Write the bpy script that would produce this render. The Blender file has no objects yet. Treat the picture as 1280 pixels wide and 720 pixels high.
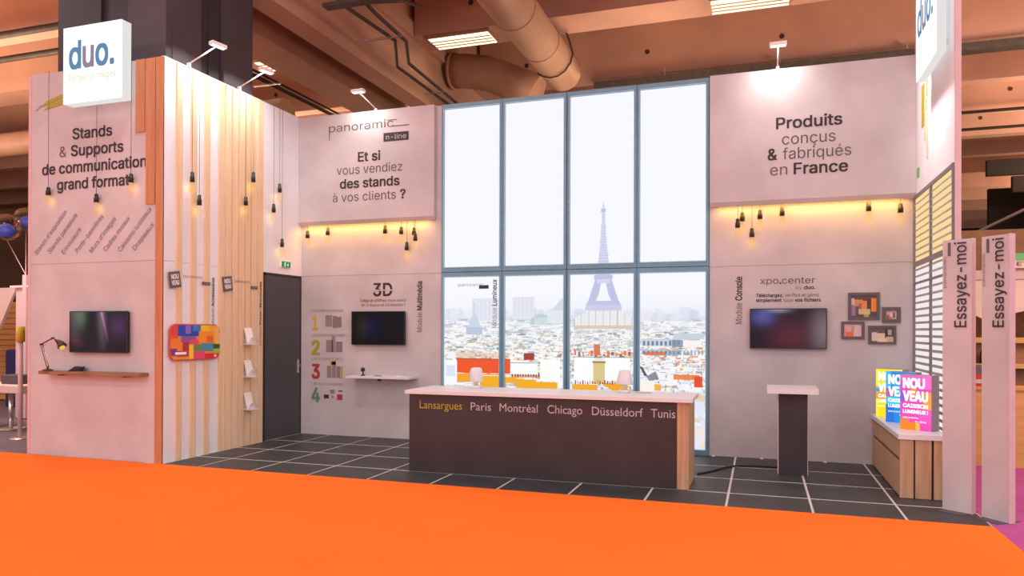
import bpy, math, random
import numpy as np
from mathutils import Vector, Matrix
from mathutils.geometry import delaunay_2d_cdt

# ---------------------------------------------------------------- camera, world, exposure
scene = bpy.context.scene
COL = scene.collection
F_PX, CY, YAW, PITCH, ROLL, EYE = 925.5935, 409.8917, 0.3237, 0.0037, 0.0029, 1.7

def s2l(c):
    return tuple((x / 12.92 if x <= 0.04045 else ((x + 0.055) / 1.055) ** 2.4) for x in c)
def hexc(h):
    return s2l(tuple(int(h[i:i + 2], 16) / 255 for i in (0, 2, 4)))

cam_data = bpy.data.cameras.new('camera')
cam_data.sensor_width = 36.0
cam_data.lens = F_PX * 36.0 / 1280.0
cam_data.shift_y = (CY - 360.0) / 1280.0
cam_data.clip_end = 300
cam = bpy.data.objects.new('camera', cam_data)
COL.objects.link(cam)
_c, _s, _cp, _sp, _cr, _sr = math.cos(YAW), math.sin(YAW), math.cos(PITCH), math.sin(PITCH), math.cos(ROLL), math.sin(ROLL)
_F = Vector((-_s * _cp, _c * _cp, _sp)); _R0 = Vector((_c, _s, 0)); _U0 = Vector((_s * _sp, -_c * _sp, _cp))
_R = _R0 * _cr + _U0 * _sr; _U = _U0 * _cr - _R0 * _sr
cam.matrix_world = Matrix(((_R.x, _U.x, -_F.x, 0), (_R.y, _U.y, -_F.y, 0), (_R.z, _U.z, -_F.z, EYE), (0, 0, 0, 1)))
scene.camera = cam

scene.view_settings.view_transform = 'Standard'
scene.view_settings.look = 'None'
scene.view_settings.exposure = 0.2
scene.view_settings.gamma = 1.0
scene.view_settings.use_curve_mapping = False

world = bpy.data.worlds.new('world'); scene.world = world
world.use_nodes = True
world.node_tree.nodes['Background'].inputs[0].default_value = (1.0, 0.85, 0.87, 1)
world.node_tree.nodes['Background'].inputs[1].default_value = 1.15

def area(name, loc, size, power, color, rot=(0, 0, 0), sy=None, parent=None, spread=None):
    l = bpy.data.lights.new(name, 'AREA'); l.energy = power; l.color = color
    l.shape = 'RECTANGLE'; l.size = size; l.size_y = sy or size
    if spread: l.spread = spread
    o = bpy.data.objects.new(name, l); o.location = loc; o.rotation_euler = rot
    COL.objects.link(o)
    if parent: o.parent = parent
    return o

# the hall's own lighting: rows of ceiling floods above and behind the visitor
HALL = (1.0, 0.89, 0.88)
for lx in (-12, -6, 0, 6):
    for ly in (-5, 0.5, 6):
        area('hall_lamp', (lx, ly, 7.7), 1.4, 85, HALL, sy=0.5)
for lx in (-15, -9, -3, 3, 9):
    for ly in (17, 26):
        area('hall_lamp', (lx, ly, 7.4), 1.4, 60, (1.0, 0.62, 0.3), sy=0.5)
for lx, ly in ((10, 3), (11, 8)):  # added at the right to brighten the slatted side wall and floor
    area('hall_lamp', (lx, ly, 7.4), 1.4, 170, (1.0, 0.93, 0.94), (0, math.radians(35), 0), sy=0.5)
area('booth_fill', (4.6, 9.0, 4.4), 1.2, 95, (1.0, 0.74, 0.48), (math.radians(25), 0, 0))  # bodiless lights added to brighten the booths on both sides
area('booth_fill', (-12.6, 9.0, 4.6), 1.2, 120, (1.0, 0.80, 0.74), (math.radians(15), 0, math.radians(20)))
# added out-of-view uplights, standing in for other stands, brighten the concrete ceiling
for lx, ly, pw in ((-22, 10, 900), (-15.5, 11, 330), (-14, 20, 500), (-2, 15.5, 170), (7, 13, 700), (11, 22, 1500), (-6, 28, 300), (15, 34, 1600), (-20, 32, 500), (-8, -6, 500), (6, -6, 500)):
    area('stand_flood', (lx, ly, 4.6), 2.5, pw, (1.0, 0.68, 0.48), (math.pi, 0, 0))

# ---------------------------------------------------------------- stand geometry (metres)
XL, XB, XR, YF, YB, H, HS = -7.1742, -9.4403, 1.8428, 7.4889, 10.4605, 5.166, 2.582
random.seed(7)

# ---------------------------------------------------------------- helpers
class MB:
    def __init__(s): s.v = []; s.f = []; s.sm = []
    def add(s, vs, fs, smooth=False):
        n = len(s.v); s.v += [tuple(v) for v in vs]
        s.f += [tuple(i + n for i in f) for f in fs]; s.sm += [smooth] * len(fs); return s
    def box(s, x0, x1, y0, y1, z0, z1):
        return s.add([(x0, y0, z0), (x1, y0, z0), (x1, y1, z0), (x0, y1, z0), (x0, y0, z1), (x1, y0, z1), (x1, y1, z1), (x0, y1, z1)],
                     [(0, 3, 2, 1), (4, 5, 6, 7), (0, 1, 5, 4), (1, 2, 6, 5), (2, 3, 7, 6), (3, 0, 4, 7)])
    def obox(s, c, ax, ay, az):   # oriented box, half vectors
        c, ax, ay, az = map(Vector, (c, ax, ay, az))
        vs = [c + ax * i + ay * j + az * k for k in (-1, 1) for (i, j) in ((-1, -1), (1, -1), (1, 1), (-1, 1))]
        return s.add(vs, [(0, 3, 2, 1), (4, 5, 6, 7), (0, 1, 5, 4), (1, 2, 6, 5), (2, 3, 7, 6), (3, 0, 4, 7)])
    def prism(s, poly, a, b):     # poly of 3d points extruded along vector b-a (offset vectors)
        a, b = Vector(a), Vector(b); n = len(poly)
        vs = [Vector(p) + a for p in poly] + [Vector(p) + b for p in poly]
        return s.add(vs, [tuple(range(n))[::-1], tuple(range(n, 2 * n))] + [(i, (i + 1) % n, (i + 1) % n + n, i + n) for i in range(n)])
    def tube(s, pts, r, n=8, smooth=True):
        pts = [Vector(p) for p in pts]; rs = r if isinstance(r, (list, tuple)) else [r] * len(pts)
        vs = []; up = None
        for i, p in enumerate(pts):
            d = (pts[min(i + 1, len(pts) - 1)] - pts[max(i - 1, 0)]).normalized()
            if up is None:
                up = Vector((0, 0, 1)) if abs(d.z) < 0.9 else Vector((1, 0, 0))
            u = (up - d * up.dot(d))
            if u.length < 1e-4: u = Vector((1, 0, 0)) - d * d.x
            u.normalize(); up = u; w = d.cross(u)
            for k in range(n):
                a = 2 * math.pi * k / n; vs.append(p + (u * math.cos(a) + w * math.sin(a)) * rs[i])
        fs = []
        for i in range(len(pts) - 1):
            for k in range(n):
                k2 = (k + 1) % n; fs.append((i * n + k, i * n + k2, (i + 1) * n + k2, (i + 1) * n + k))
        s.add(vs, fs, smooth)
        m = len(s.v) - len(vs)
        s.f.append(tuple(m + k for k in range(n))[::-1]); s.sm.append(False)
        s.f.append(tuple(m + (len(pts) - 1) * n + k for k in range(n))); s.sm.append(False)
        return s
    def lathe(s, prof, c, n=16, smooth=True):   # prof: (r, z) list, axis z through c
        cx, cy, cz = c; vs = []
        for r, z in prof:
            for k in range(n):
                a = 2 * math.pi * k / n; vs.append((cx + r * math.cos(a), cy + r * math.sin(a), cz + z))
        fs = []
        for i in range(len(prof) - 1):
            for k in range(n):
                k2 = (k + 1) % n; fs.append((i * n + k, i * n + k2, (i + 1) * n + k2, (i + 1) * n + k))
        fs.append(tuple(range(n))[::-1]); fs.append(tuple((len(prof) - 1) * n + k for k in range(n)))
        return s.add(vs, fs, smooth)
    def build(s, name, m, parent=None, origin=None):
        me = bpy.data.meshes.new(name)
        o0 = Vector(origin) if origin else Vector((0, 0, 0))
        me.from_pydata([tuple(Vector(v) - o0) for v in s.v], [], s.f)
        me.polygons.foreach_set('use_smooth', s.sm)
        if m: me.materials.append(m)
        me.update()
        o = bpy.data.objects.new(name, me); COL.objects.link(o)
        if origin: o.location = o0
        if parent:
            o.parent = parent
            o.matrix_parent_inverse = world_inv(parent)
        return o

def world_inv(p):
    m = p.matrix_basis.copy(); q = p
    while q.parent:
        m = q.parent.matrix_basis @ q.matrix_parent_inverse @ m if False else (q.parent.matrix_basis @ q.matrix_parent_inverse @ m)
        q = q.parent
    return m.inverted()

def box(name, m, b, parent=None, bevel=0.0):
    o = MB().box(*b).build(name, m, parent)
    if bevel:
        md = o.modifiers.new('bevel', 'BEVEL'); md.width = bevel; md.segments = 2; md.limit_method = 'ANGLE'
    return o
def thing(name, label, cat, loc=(0, 0, 0), group=None):
    o = bpy.data.objects.new(name, None); o.location = loc; o.empty_display_size = 0.1; COL.objects.link(o)
    o['label'] = label; o['category'] = cat
    if group: o['group'] = group
    return o
def tag(o, label, cat, group=None):
    o['label'] = label; o['category'] = cat
    if group: o['group'] = group
    return o
def struct(o):
    o['kind'] = 'structure'; return o

def mat(name, col, rough=0.6, metal=0.0, var=0.0, scale=8.0, bump=0.0, col2=None, emit=0.0, trans=0.0, spec=0.5, stretch=(1, 1, 1), detail=5, alpha=1.0):
    m = bpy.data.materials.new(name); m.use_nodes = True
    nt = m.node_tree; b = nt.nodes['Principled BSDF']
    b.inputs['Base Color'].default_value = (*col, 1); b.inputs['Roughness'].default_value = rough
    b.inputs['Metallic'].default_value = metal; b.inputs['Specular IOR Level'].default_value = spec
    if trans: b.inputs['Transmission Weight'].default_value = trans
    if alpha < 1: b.inputs['Alpha'].default_value = alpha
    if emit:
        b.inputs['Emission Color'].default_value = (*col, 1); b.inputs['Emission Strength'].default_value = emit
    if var or col2 or bump:
        tc = nt.nodes.new('ShaderNodeTexCoord'); mp = nt.nodes.new('ShaderNodeMapping'); mp.inputs['Scale'].default_value = stretch
        nz = nt.nodes.new('ShaderNodeTexNoise'); nz.inputs['Scale'].default_value = scale; nz.inputs['Detail'].default_value = detail
        nt.links.new(tc.outputs['Object'], mp.inputs[0]); nt.links.new(mp.outputs[0], nz.inputs['Vector'])
        rp = nt.nodes.new('ShaderNodeValToRGB')
        c2 = col2 if col2 else tuple(max(0, c * (1 - var)) for c in col)
        c1 = col if col2 else tuple(min(1, c * (1 + var * 0.5)) for c in col)
        rp.color_ramp.elements[0].position = 0.32; rp.color_ramp.elements[1].position = 0.68
        rp.color_ramp.elements[0].color = (*c2, 1); rp.color_ramp.elements[1].color = (*c1, 1)
        nt.links.new(nz.outputs['Fac'], rp.inputs[0]); nt.links.new(rp.outputs[0], b.inputs['Base Color'])
        if bump:
            bp = nt.nodes.new('ShaderNodeBump'); bp.inputs['Strength'].default_value = bump; bp.inputs['Distance'].default_value = 0.02
            nt.links.new(nz.outputs['Fac'], bp.inputs['Height']); nt.links.new(bp.outputs[0], b.inputs['Normal'])
    return m
def emat(name, col, strength):
    m = bpy.data.materials.new(name); m.use_nodes = True; nt = m.node_tree
    nt.nodes.clear(); e = nt.nodes.new('ShaderNodeEmission'); o = nt.nodes.new('ShaderNodeOutputMaterial')
    e.inputs[0].default_value = (*col, 1); e.inputs[1].default_value = strength
    nt.links.new(e.outputs[0], o.inputs[0]); return m

def printmat(name, strength=0.0, rough=0.5):
    m = bpy.data.materials.new(name); m.use_nodes = True; nt = m.node_tree
    at = nt.nodes.new('ShaderNodeAttribute'); at.attribute_name = 'Ink'
    b = nt.nodes['Principled BSDF']; b.inputs['Roughness'].default_value = rough
    if strength:
        b.inputs['Base Color'].default_value = (0, 0, 0, 1); b.inputs['Specular IOR Level'].default_value = 0.1
        nt.links.new(at.outputs['Color'], b.inputs['Emission Color']); b.inputs['Emission Strength'].default_value = strength
    else: nt.links.new(at.outputs['Color'], b.inputs['Base Color'])
    return m

M = {}
M['concrete_print'] = mat('concrete_print', (0.575, 0.54, 0.56), 0.75, var=0.13, scale=1.6, bump=0.03, detail=8)
M['white_print'] = mat('white_print', (0.84, 0.85, 0.90), 0.7, var=0.06, scale=1.5, detail=8)
M['wood_slat'] = mat('wood_slat', (0.84, 0.64, 0.42), 0.6, col2=(0.76, 0.54, 0.33), scale=3, stretch=(8, 8, 0.6), bump=0.05)
M['wood_deep'] = mat('wood_deep', (0.55, 0.25, 0.11), 0.6, col2=(0.46, 0.19, 0.08), scale=3, stretch=(8, 8, 0.6))  # the slat wood again, with the front wall's dimmer light in its colour
M['wood_shelf'] = mat('wood_shelf', (0.33, 0.19, 0.10), 0.55, col2=(0.20, 0.10, 0.05), scale=4, stretch=(1, 8, 8), bump=0.05)
M['oak'] = mat('oak', (0.56, 0.36, 0.21), 0.5, col2=(0.42, 0.25, 0.14), scale=3, stretch=(7, 7, 0.6), bump=0.04)
M['oak_dark'] = mat('oak_dark', (0.36, 0.19, 0.11), 0.5, col2=(0.26, 0.13, 0.08), scale=3, stretch=(7, 7, 0.6))
M['dark_panel'] = mat('dark_panel', (0.035, 0.026, 0.030), 0.45, var=0.25, scale=2.5, detail=8)
M['dark_door'] = mat('dark_door', (0.062, 0.062, 0.072), 0.5, var=0.12, scale=2)
M['slate'] = mat('slate', (0.044, 0.050, 0.053), 0.5, var=0.3, scale=3, bump=0.03)
M['joint'] = mat('joint', (0.62, 0.60, 0.60), 0.7, var=0.08)
M['orange'] = mat('orange_carpet', (0.93, 0.185, 0.024), 0.95, var=0.04, scale=1.2, bump=0.15, spec=0.1)
M['purple'] = mat('purple_carpet', (0.42, 0.09, 0.30), 0.95, var=0.12, scale=2, bump=0.15, spec=0.1)
M['hallfloor'] = mat('hall_floor', (0.17, 0.13, 0.16), 0.8, var=0.2, scale=1.5, bump=0.05)
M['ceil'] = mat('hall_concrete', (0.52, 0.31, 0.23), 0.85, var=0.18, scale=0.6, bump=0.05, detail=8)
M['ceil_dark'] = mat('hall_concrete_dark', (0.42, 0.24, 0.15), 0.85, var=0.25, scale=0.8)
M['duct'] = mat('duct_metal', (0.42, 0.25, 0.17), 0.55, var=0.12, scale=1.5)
M['conduit'] = mat('conduit', (0.045, 0.032, 0.028), 0.6)
M['tray'] = mat('cable_tray', (0.075, 0.065, 0.05), 0.6, var=0.3)
M['column'] = mat('column_cladding', (0.052, 0.036, 0.046), 0.6, var=0.15, scale=1.5)
M['column2'] = mat('column_recess', (0.024, 0.017, 0.026), 0.6)
M['alu'] = mat('aluminium', (0.15, 0.32, 0.44), 0.4, var=0.08)
M['alu_lit'] = mat('aluminium_lit', (0.34, 0.60, 0.74), 0.5, metal=0.3)  # pale blue glow of the panes put into the bead's colour
M['chrome'] = mat('chrome', (0.75, 0.74, 0.73), 0.25, metal=0.9)
M['steelwhite'] = mat('lamp_white', (0.8, 0.77, 0.74), 0.4)
M['white'] = mat('white_laminate', (0.72, 0.71, 0.73), 0.4)
M['white2'] = mat('white_plastic', (0.85, 0.83, 0.82), 0.45)
M['black'] = mat('black_plastic', (0.012, 0.011, 0.012), 0.35)
M['screen'] = mat('screen_glass', (0.010, 0.009, 0.013), 0.30, spec=0.25)
M['ink'] = mat('ink_dark', (0.035, 0.030, 0.032), 0.7)
M['ink_mid'] = mat('ink_mid', (0.12, 0.105, 0.11), 0.7)
M['ink_light'] = mat('ink_light', (0.24, 0.20, 0.20), 0.7)
M['ink_white'] = mat('ink_white', (0.52, 0.47, 0.48), 0.7)
M['lime'] = mat('ink_lime', (0.42, 0.36, 0.03), 0.7)
M['limegreen'] = mat('ink_green', (0.16, 0.45, 0.10), 0.7)
M['red'] = mat('ink_red', (0.42, 0.04, 0.05), 0.7)
M['sage'] = mat('ink_sage', (0.13, 0.25, 0.20), 0.7)
M['yellow'] = mat('ink_yellow', (0.62, 0.42, 0.04), 0.7)
M['greyprint'] = mat('ink_grey', (0.28, 0.23, 0.23), 0.7)
M['purpleink'] = mat('ink_purple', (0.16, 0.06, 0.25), 0.7)
M['sign'] = emat('sign_light', (1.0, 0.985, 0.985), 1.1)
M['signside'] = emat('sign_side', (1.0, 0.95, 0.93), 0.70)
M['blue_ink'] = emat('sign_blue', hexc('5f84a6'), 1.0)
M['grey_ink'] = emat('sign_grey', hexc('8b7f93'), 1.0)
M['pale_ink'] = emat('sign_pale', hexc('bcc48c'), 1.0)
M['amber'] = emat('amber_strip', (1.0, 0.55, 0.15), 1.0)
M['tube'] = emat('tube_light', (1.0, 0.80, 0.48), 2.4)
M['spotface'] = emat('spot_face', (1.0, 0.97, 0.92), 2.0)
M['green_sign'] = emat('green_sign', hexc('8fb873'), 0.75)
M['exit_green'] = emat('exit_green', hexc('3c8c55'), 0.8)
M['exit_white'] = emat('exit_white', (0.75, 0.9, 0.8), 0.9)
M['fabric_white'] = mat('white_fabric', (0.80, 0.62, 0.56), 0.9, var=0.08, scale=3)
M['pinkwhite'] = mat('pink_white', (0.66, 0.47, 0.47), 0.7, var=0.06)
M['tan'] = mat('tan_wood', (0.66, 0.36, 0.12), 0.6, col2=(0.56, 0.28, 0.09), scale=2, stretch=(1, 1, 6))
M['brown'] = mat('brown_wood', (0.30, 0.13, 0.05), 0.6, var=0.2)
M['darkhall'] = mat('dark_hall', (0.018, 0.012, 0.012), 0.9)
M['navy'] = mat('navy_fabric', (0.02, 0.02, 0.10), 0.8)
M['greyfab'] = mat('grey_fabric', (0.10, 0.08, 0.09), 0.8)
M['redplastic'] = mat('red_plastic', (0.5, 0.03, 0.03), 0.5)
# bulb: thin warm glass with a faint glow
def bulb_mat():
    m = bpy.data.materials.new('bulb_glass'); m.use_nodes = True; nt = m.node_tree; nt.nodes.clear()
    o = nt.nodes.new('ShaderNodeOutputMaterial'); mx = nt.nodes.new('ShaderNodeMixShader')
    t = nt.nodes.new('ShaderNodeBsdfTransparent'); e = nt.nodes.new('ShaderNodeEmission')
    e.inputs[0].default_value = (1.0, 0.52, 0.16, 1); e.inputs[1].default_value = 0.80
    mx.inputs[0].default_value = 0.20
    nt.links.new(t.outputs[0], mx.inputs[1]); nt.links.new(e.outputs[0], mx.inputs[2]); nt.links.new(mx.outputs[0], o.inputs[0]); return m
M['bulb'] = bulb_mat()
def clear_mat():
    m = bpy.data.materials.new('clear_film'); m.use_nodes = True; nt = m.node_tree; nt.nodes.clear()
    o = nt.nodes.new('ShaderNodeOutputMaterial'); mx = nt.nodes.new('ShaderNodeMixShader')
    t = nt.nodes.new('ShaderNodeBsdfTransparent'); g = nt.nodes.new('ShaderNodeBsdfGlossy'); g.inputs['Roughness'].default_value = 0.1
    t.inputs[0].default_value = (0.93, 0.88, 0.85, 1)
    lw = nt.nodes.new('ShaderNodeLayerWeight'); lw.inputs[0].default_value = 0.22
    nt.links.new(lw.outputs['Facing'], mx.inputs[0])
    nt.links.new(t.outputs[0], mx.inputs[1]); nt.links.new(g.outputs[0], mx.inputs[2]); nt.links.new(mx.outputs[0], o.inputs[0]); return m
M['clear'] = clear_mat()
M['blueball'] = mat('blue_ball', (0.08, 0.16, 0.90), 0.3)

# ---- lettering: text curves turned into meshes
import os
try:    # Blender's own interface typeface; the built-in face is used when it is missing
    SANS = bpy.data.fonts.load(os.path.join(bpy.utils.system_resource('DATAFILES'), 'fonts', 'Inter.woff2'))
except Exception:
    SANS = None
USE_SANS = True
_glyph_cache = {}
def text_mesh(body, weight=0.0):
    """flat printed letters: filled by winding number, so overlapping outlines never cancel"""
    key = (body, bool(SANS and USE_SANS))
    if key not in _glyph_cache:
        cu = bpy.data.curves.new('t', 'FONT'); cu.body = body; cu.size = 1.0
        if SANS and USE_SANS: cu.font = SANS
        o = bpy.data.objects.new('t', cu); COL.objects.link(o); bpy.context.view_layer.update()
        dg = bpy.context.evaluated_depsgraph_get(); cc = o.evaluated_get(dg).to_curve(dg)
        loops = []
        for sp in cc.splines:
            P_ = sp.bezier_points; n = len(P_); pts = []
            if n < 2: continue
            for k in range(n if sp.use_cyclic_u else n - 1):
                a, b = P_[k], P_[(k + 1) % n]; p0, p1, p2, p3 = a.co, a.handle_right, b.handle_left, b.co
                chord = (p3 - p0); dev = max((p1 - p0).cross(chord.normalized()).length if chord.length > 1e-6 else 0, (p2 - p0).cross(chord.normalized()).length if chord.length > 1e-6 else 0)
                st = 1 if dev < 0.002 else 4
                for q in range(st):
                    t_ = q / st; pts.append(p0 * (1 - t_) ** 3 + p1 * 3 * t_ * (1 - t_) ** 2 + p2 * 3 * t_ * t_ * (1 - t_) + p3 * t_ ** 3)
            out = []
            for q in pts:
                if not out or (q - out[-1]).length > 1e-4: out.append(q)
            if len(out) > 1 and (out[0] - out[-1]).length < 1e-4: out.pop()
            if len(out) > 2: loops.append(out)
        o.to_curve_clear(); bpy.data.objects.remove(o); bpy.data.curves.remove(cu)
        vin, ein = [], []
        for L in loops:
            n0 = len(vin); vin += [Vector((q.x, q.y)) for q in L]; ein += [(n0 + k, n0 + (k + 1) % len(L)) for k in range(len(L))]
        vo, _e, fo = delaunay_2d_cdt(vin, ein, [], 0, 1e-6)[:3]
        vo = np.array([tuple(v) for v in vo]); fo = [f for f in fo if len(f) == 3]
        cen = np.array([vo[list(f)].mean(0) for f in fo]); wn = np.zeros(len(fo), int)
        for L in loops:         # non-zero winding decides what is ink
            for k in range(len(L)):
                ax_, ay_, bx_, by_ = L[k - 1].x, L[k - 1].y, L[k].x, L[k].y
                side = (bx_ - ax_) * (cen[:, 1] - ay_) - (by_ - ay_) * (cen[:, 0] - ax_)
                wn += ((ay_ <= cen[:, 1]) & (by_ > cen[:, 1]) & (side > 0)).astype(int) - ((ay_ > cen[:, 1]) & (by_ <= cen[:, 1]) & (side < 0)).astype(int)
        FF = []
        for f, w_n in zip(fo, wn):
            if w_n:
                A_, B_, C3 = vo[list(f)]
                FF.append(tuple(f) if (B_[0] - A_[0]) * (C3[1] - A_[1]) - (B_[1] - A_[1]) * (C3[0] - A_[0]) > 0 else tuple(f)[::-1])
        V = np.concatenate([vo, np.zeros((len(vo), 1))], 1)
        _glyph_cache[key] = (np.array(V), FF)
    co, FF = _glyph_cache[key]; n = len(co)
    if weight > 0.003:      # heavier strokes: the outline repeated a hair apart
        co = np.concatenate([co + np.array([dx * weight, dy * weight, 0.0014 * k]) for k, (dx, dy) in enumerate(((-1, -.7), (1, -.7), (1, .7), (-1, .7)))])
        FF = [tuple(i + k * n for i in f) for k in range(4) for f in FF]
    me = bpy.data.meshes.new('t'); me.from_pydata(co.tolist(), [], FF)
    return me, co.astype('f').copy()
_, _h = text_mesh('H'); CAP = _h[:, 1].max() - _h[:, 1].min()
FR = {'back': (Vector((1, 0, 0)), Vector((0, 0, 1))), 'side': (Vector((0, 1, 0)), Vector((0, 0, 1))), 'right': (Vector((0, -1, 0)), Vector((0, 0, 1)))}
def lettering(segs, frame, p0, width, cap, parent, rot=0.0, off=0.004, thick=0.002, name='lettering', tight=0.0):
    """segs: list of (text, weight, material); p0 = left end of the baseline in the world"""
    R, U = FR[frame] if isinstance(frame, str) else frame
    N = R.cross(U)
    if rot: R, U = R * math.cos(rot) + U * math.sin(rot), U * math.cos(rot) - R * math.sin(rot)
    x = 0.0; parts = []
    for body, w, m in segs:
        lead = (len(body) - len(body.lstrip())) * 0.22; trail = (len(body) - len(body.rstrip())) * 0.22
        me, co = text_mesh(body.strip(), w)
        x += lead; x0 = co[:, 0].min(); co[:, 0] += x - x0; x = co[:, 0].max() + trail + 0.04
        parts.append((me, co, m))
    tot = max(p[1][:, 0].max() for p in parts)
    sx = width / tot; sy = cap / CAP
    p0 = Vector(p0); out = []
    for me, co, m in parts:
        A = np.array([list(R), list(U), list(N)])
        loc = np.stack([co[:, 0] * sx, co[:, 1] * sy, (co[:, 2] / 0.004) * thick * 0.5 + off], 1) @ A
        me.vertices.foreach_set('co', loc.astype('f').ravel()); me.materials.clear(); me.materials.append(m); me.update()
        o = bpy.data.objects.new(name, me); o.location = p0; COL.objects.link(o)
        o.parent = parent; o.matrix_parent_inverse = world_inv(parent); out.append(o)
    return out
BOLD, REG, LITE = 0.018, 0.0, 0.0

# ---------------------------------------------------------------- floor
g = struct(box('floor', M['joint'], (XL - 0.3, 1.93, 7.474, YB + 0.05, -0.02, 0.0)))
xs = [XL] + [-0.3146 + 0.7876 * k for k in range(-8, 3)] + [1.93]
ys = [7.474, 8.105, 8.895, 9.69, YB]
tm = {}
for i in range(len(xs) - 1):
    for j in range(4):
        x0, x1, y0, y1 = xs[i] + 0.012, xs[i + 1] - 0.012, ys[j] + (0.017 if j else 0), ys[j + 1] - (0.017 if j < 3 else 0.004)
        box('tile', M['slate'], (x0, x1, y0, y1, 0.0, 0.0015), g)
hf = struct(box('floor_hall', M['hallfloor'], (-45, 45, -14, 50, -0.06, -0.02)))
oc = tag(box('carpet', M['orange'], (-40, 1.93, -12, 7.47, -0.02, 0.003)), 'bright orange exhibition carpet spread in front of the stand', 'carpet')
pc = tag(box('carpet', M['purple'], (1.93, 30, -12, 12.5, -0.02, 0.0)), 'magenta purple carpet at the right beyond the two standing totems', 'carpet')

# ---------------------------------------------------------------- hall: ceiling, beams
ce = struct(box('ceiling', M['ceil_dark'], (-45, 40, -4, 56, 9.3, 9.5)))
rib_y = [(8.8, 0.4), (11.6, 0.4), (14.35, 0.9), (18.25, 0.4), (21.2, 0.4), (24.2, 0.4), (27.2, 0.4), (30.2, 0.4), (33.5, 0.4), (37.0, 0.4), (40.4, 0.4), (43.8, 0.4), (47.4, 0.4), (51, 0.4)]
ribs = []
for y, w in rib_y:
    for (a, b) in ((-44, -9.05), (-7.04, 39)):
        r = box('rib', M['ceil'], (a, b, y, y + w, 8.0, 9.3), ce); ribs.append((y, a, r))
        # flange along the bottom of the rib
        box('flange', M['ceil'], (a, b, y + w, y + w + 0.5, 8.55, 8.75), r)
for (y, a, r) in ribs:
    x = max(a, -24) + 1.3
    hole = MB()
    while x < 26 and not (a < -20 and x > -9):
        for dx in (0,):
            hole.tube([(x, y - 0.012, 8.55), (x, y + 0.004, 8.55)], 0.06, 8, False)
        x += 3.1
    hole.build('hole', M['conduit'], r)
gd = box('girder', M['ceil'], (-7.60, -7.15, -3, 55, 6.8, 9.3), ce)
box('flange', M['ceil'], (-7.15, -7.05, -3, 55, 8.0, 8.3), gd)
gd2 = box('girder', M['ceil'], (-9.05, -8.38, -3, 55, 6.8, 9.3), ce)
box('wall_hall', M['darkhall'], (-45, 45, 52, 52.3, -0.06, 9.5)); struct(bpy.data.objects['wall_hall'])
struct(box('wall_hall', M['darkhall'], (-45, -44.7, -10, 52, -0.06, 9.5)))
struct(box('wall_hall', M['darkhall'], (40, 40.3, -10, 52, -0.06, 9.5)))

# ducts and pipes under the ceiling
t = thing('air_duct', 'large round ventilation duct running over the glowing window wall', 'duct', (-4.15, 8, 7.0))
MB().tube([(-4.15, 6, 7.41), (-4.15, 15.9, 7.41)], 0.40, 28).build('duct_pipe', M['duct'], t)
for y in (8.2, 10.4, 12.4, 14.0):
    MB().tube([(-4.15, y, 7.41), (-4.15, y + 0.05, 7.41)], 0.412, 28).build('duct_seam', M['duct'], t)
t = thing('air_duct', 'shorter elbowed duct behind the left end of the window wall', 'duct', (-6.5, 16.4, 7.7))
MB().tube([(-6.96, 16.4, 7.93), (-6.7, 16.4, 7.9), (-6.2, 16.4, 7.80), (-5.7, 16.4, 7.6), (-5.3, 16.4, 7.40), (-4.9, 16.4, 7.2)], 0.40, 28).build('duct_pipe', M['duct'], t)
MB().tube([(-7.02, 16.4, 7.935), (-6.96, 16.4, 7.93)], 0.44, 28).build('duct_flange', M['ceil_dark'], t)
o = MB().tube([(-3.9, 15.2, 8.0), (-3.80, 15.1, 7.75), (-3.70, 14.95, 7.45), (-3.74, 14.9, 7.25), (-3.86, 14.88, 7.08), (-4.00, 14.86, 6.99), (-4.15, 14.85, 6.97), (-4.30, 14.82, 7.00), (-4.42, 14.8, 7.07)], 0.02, 6).build('hanging_cable', M['conduit'])
tag(o, 'black cable looping down around the large round duct', 'cable')
t = thing('conduit_pipe', 'pair of thin dark conduits stepping along the big concrete girder', 'pipe', (-6.5, 11, 6.9))
MB().tube([(-6.30, 10.1, 6.9), (-6.33, 10.4, 6.9), (-6.22, 11.9, 6.9), (-6.80, 13.1, 6.9), (-6.81, 15.6, 6.9), (-6.81, 17, 6.9)], 0.035, 6).build('pipe', M['conduit'], t)
MB().tube([(-5.92, 10.1, 6.9), (-6.0, 10.8, 6.9), (-6.05, 12.0, 6.9), (-6.5, 13.0, 6.9), (-6.6, 15.7, 6.9), (-6.6, 17, 6.9)], 0.035, 6).build('pipe', M['conduit'], t)
box('hanger', M['chrome'], (-6.85, -5.95, 11.6, 11.63, 6.82, 6.86), t)
box('hanger', M['chrome'], (-6.9, -6.45, 14.6, 14.63, 6.82, 6.86), t)
t = thing('cable_tray', 'black cable tray crossing the girder at the very top', 'tray', (-5, 9.5, 6.5))
box('tray_base', M['conduit'], (-6.3, -4.4, 9.70, 9.85, 6.60, 6.62), t)
box('tray_side', M['conduit'], (-6.3, -4.4, 9.69, 9.70, 6.60, 6.65), t); box('tray_side', M['conduit'], (-6.3, -4.4, 9.85, 9.86, 6.60, 6.65), t)
MB().tube([(-5.7, 9.8, 6.62), (-5.4, 10.6, 6.95), (-5.3, 11.0, 7.0)], 0.03, 6).build('brace', M['conduit'], t)
MB().tube([(-5.1, 9.8, 6.62), (-5.5, 10.5, 7.0)], 0.03, 6).build('brace', M['conduit'], t)
t = thing('cable_tray', 'long dark cable tray just above the right back wall', 'tray', (0, 18, 7.8))
box('tray_base', M['tray'], (-3.9, 5.9, 17.9, 18.2, 7.66, 7.70), t)
box('tray_side', M['tray'], (-3.9, 5.9, 17.88, 17.9, 7.66, 7.82), t)
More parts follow.
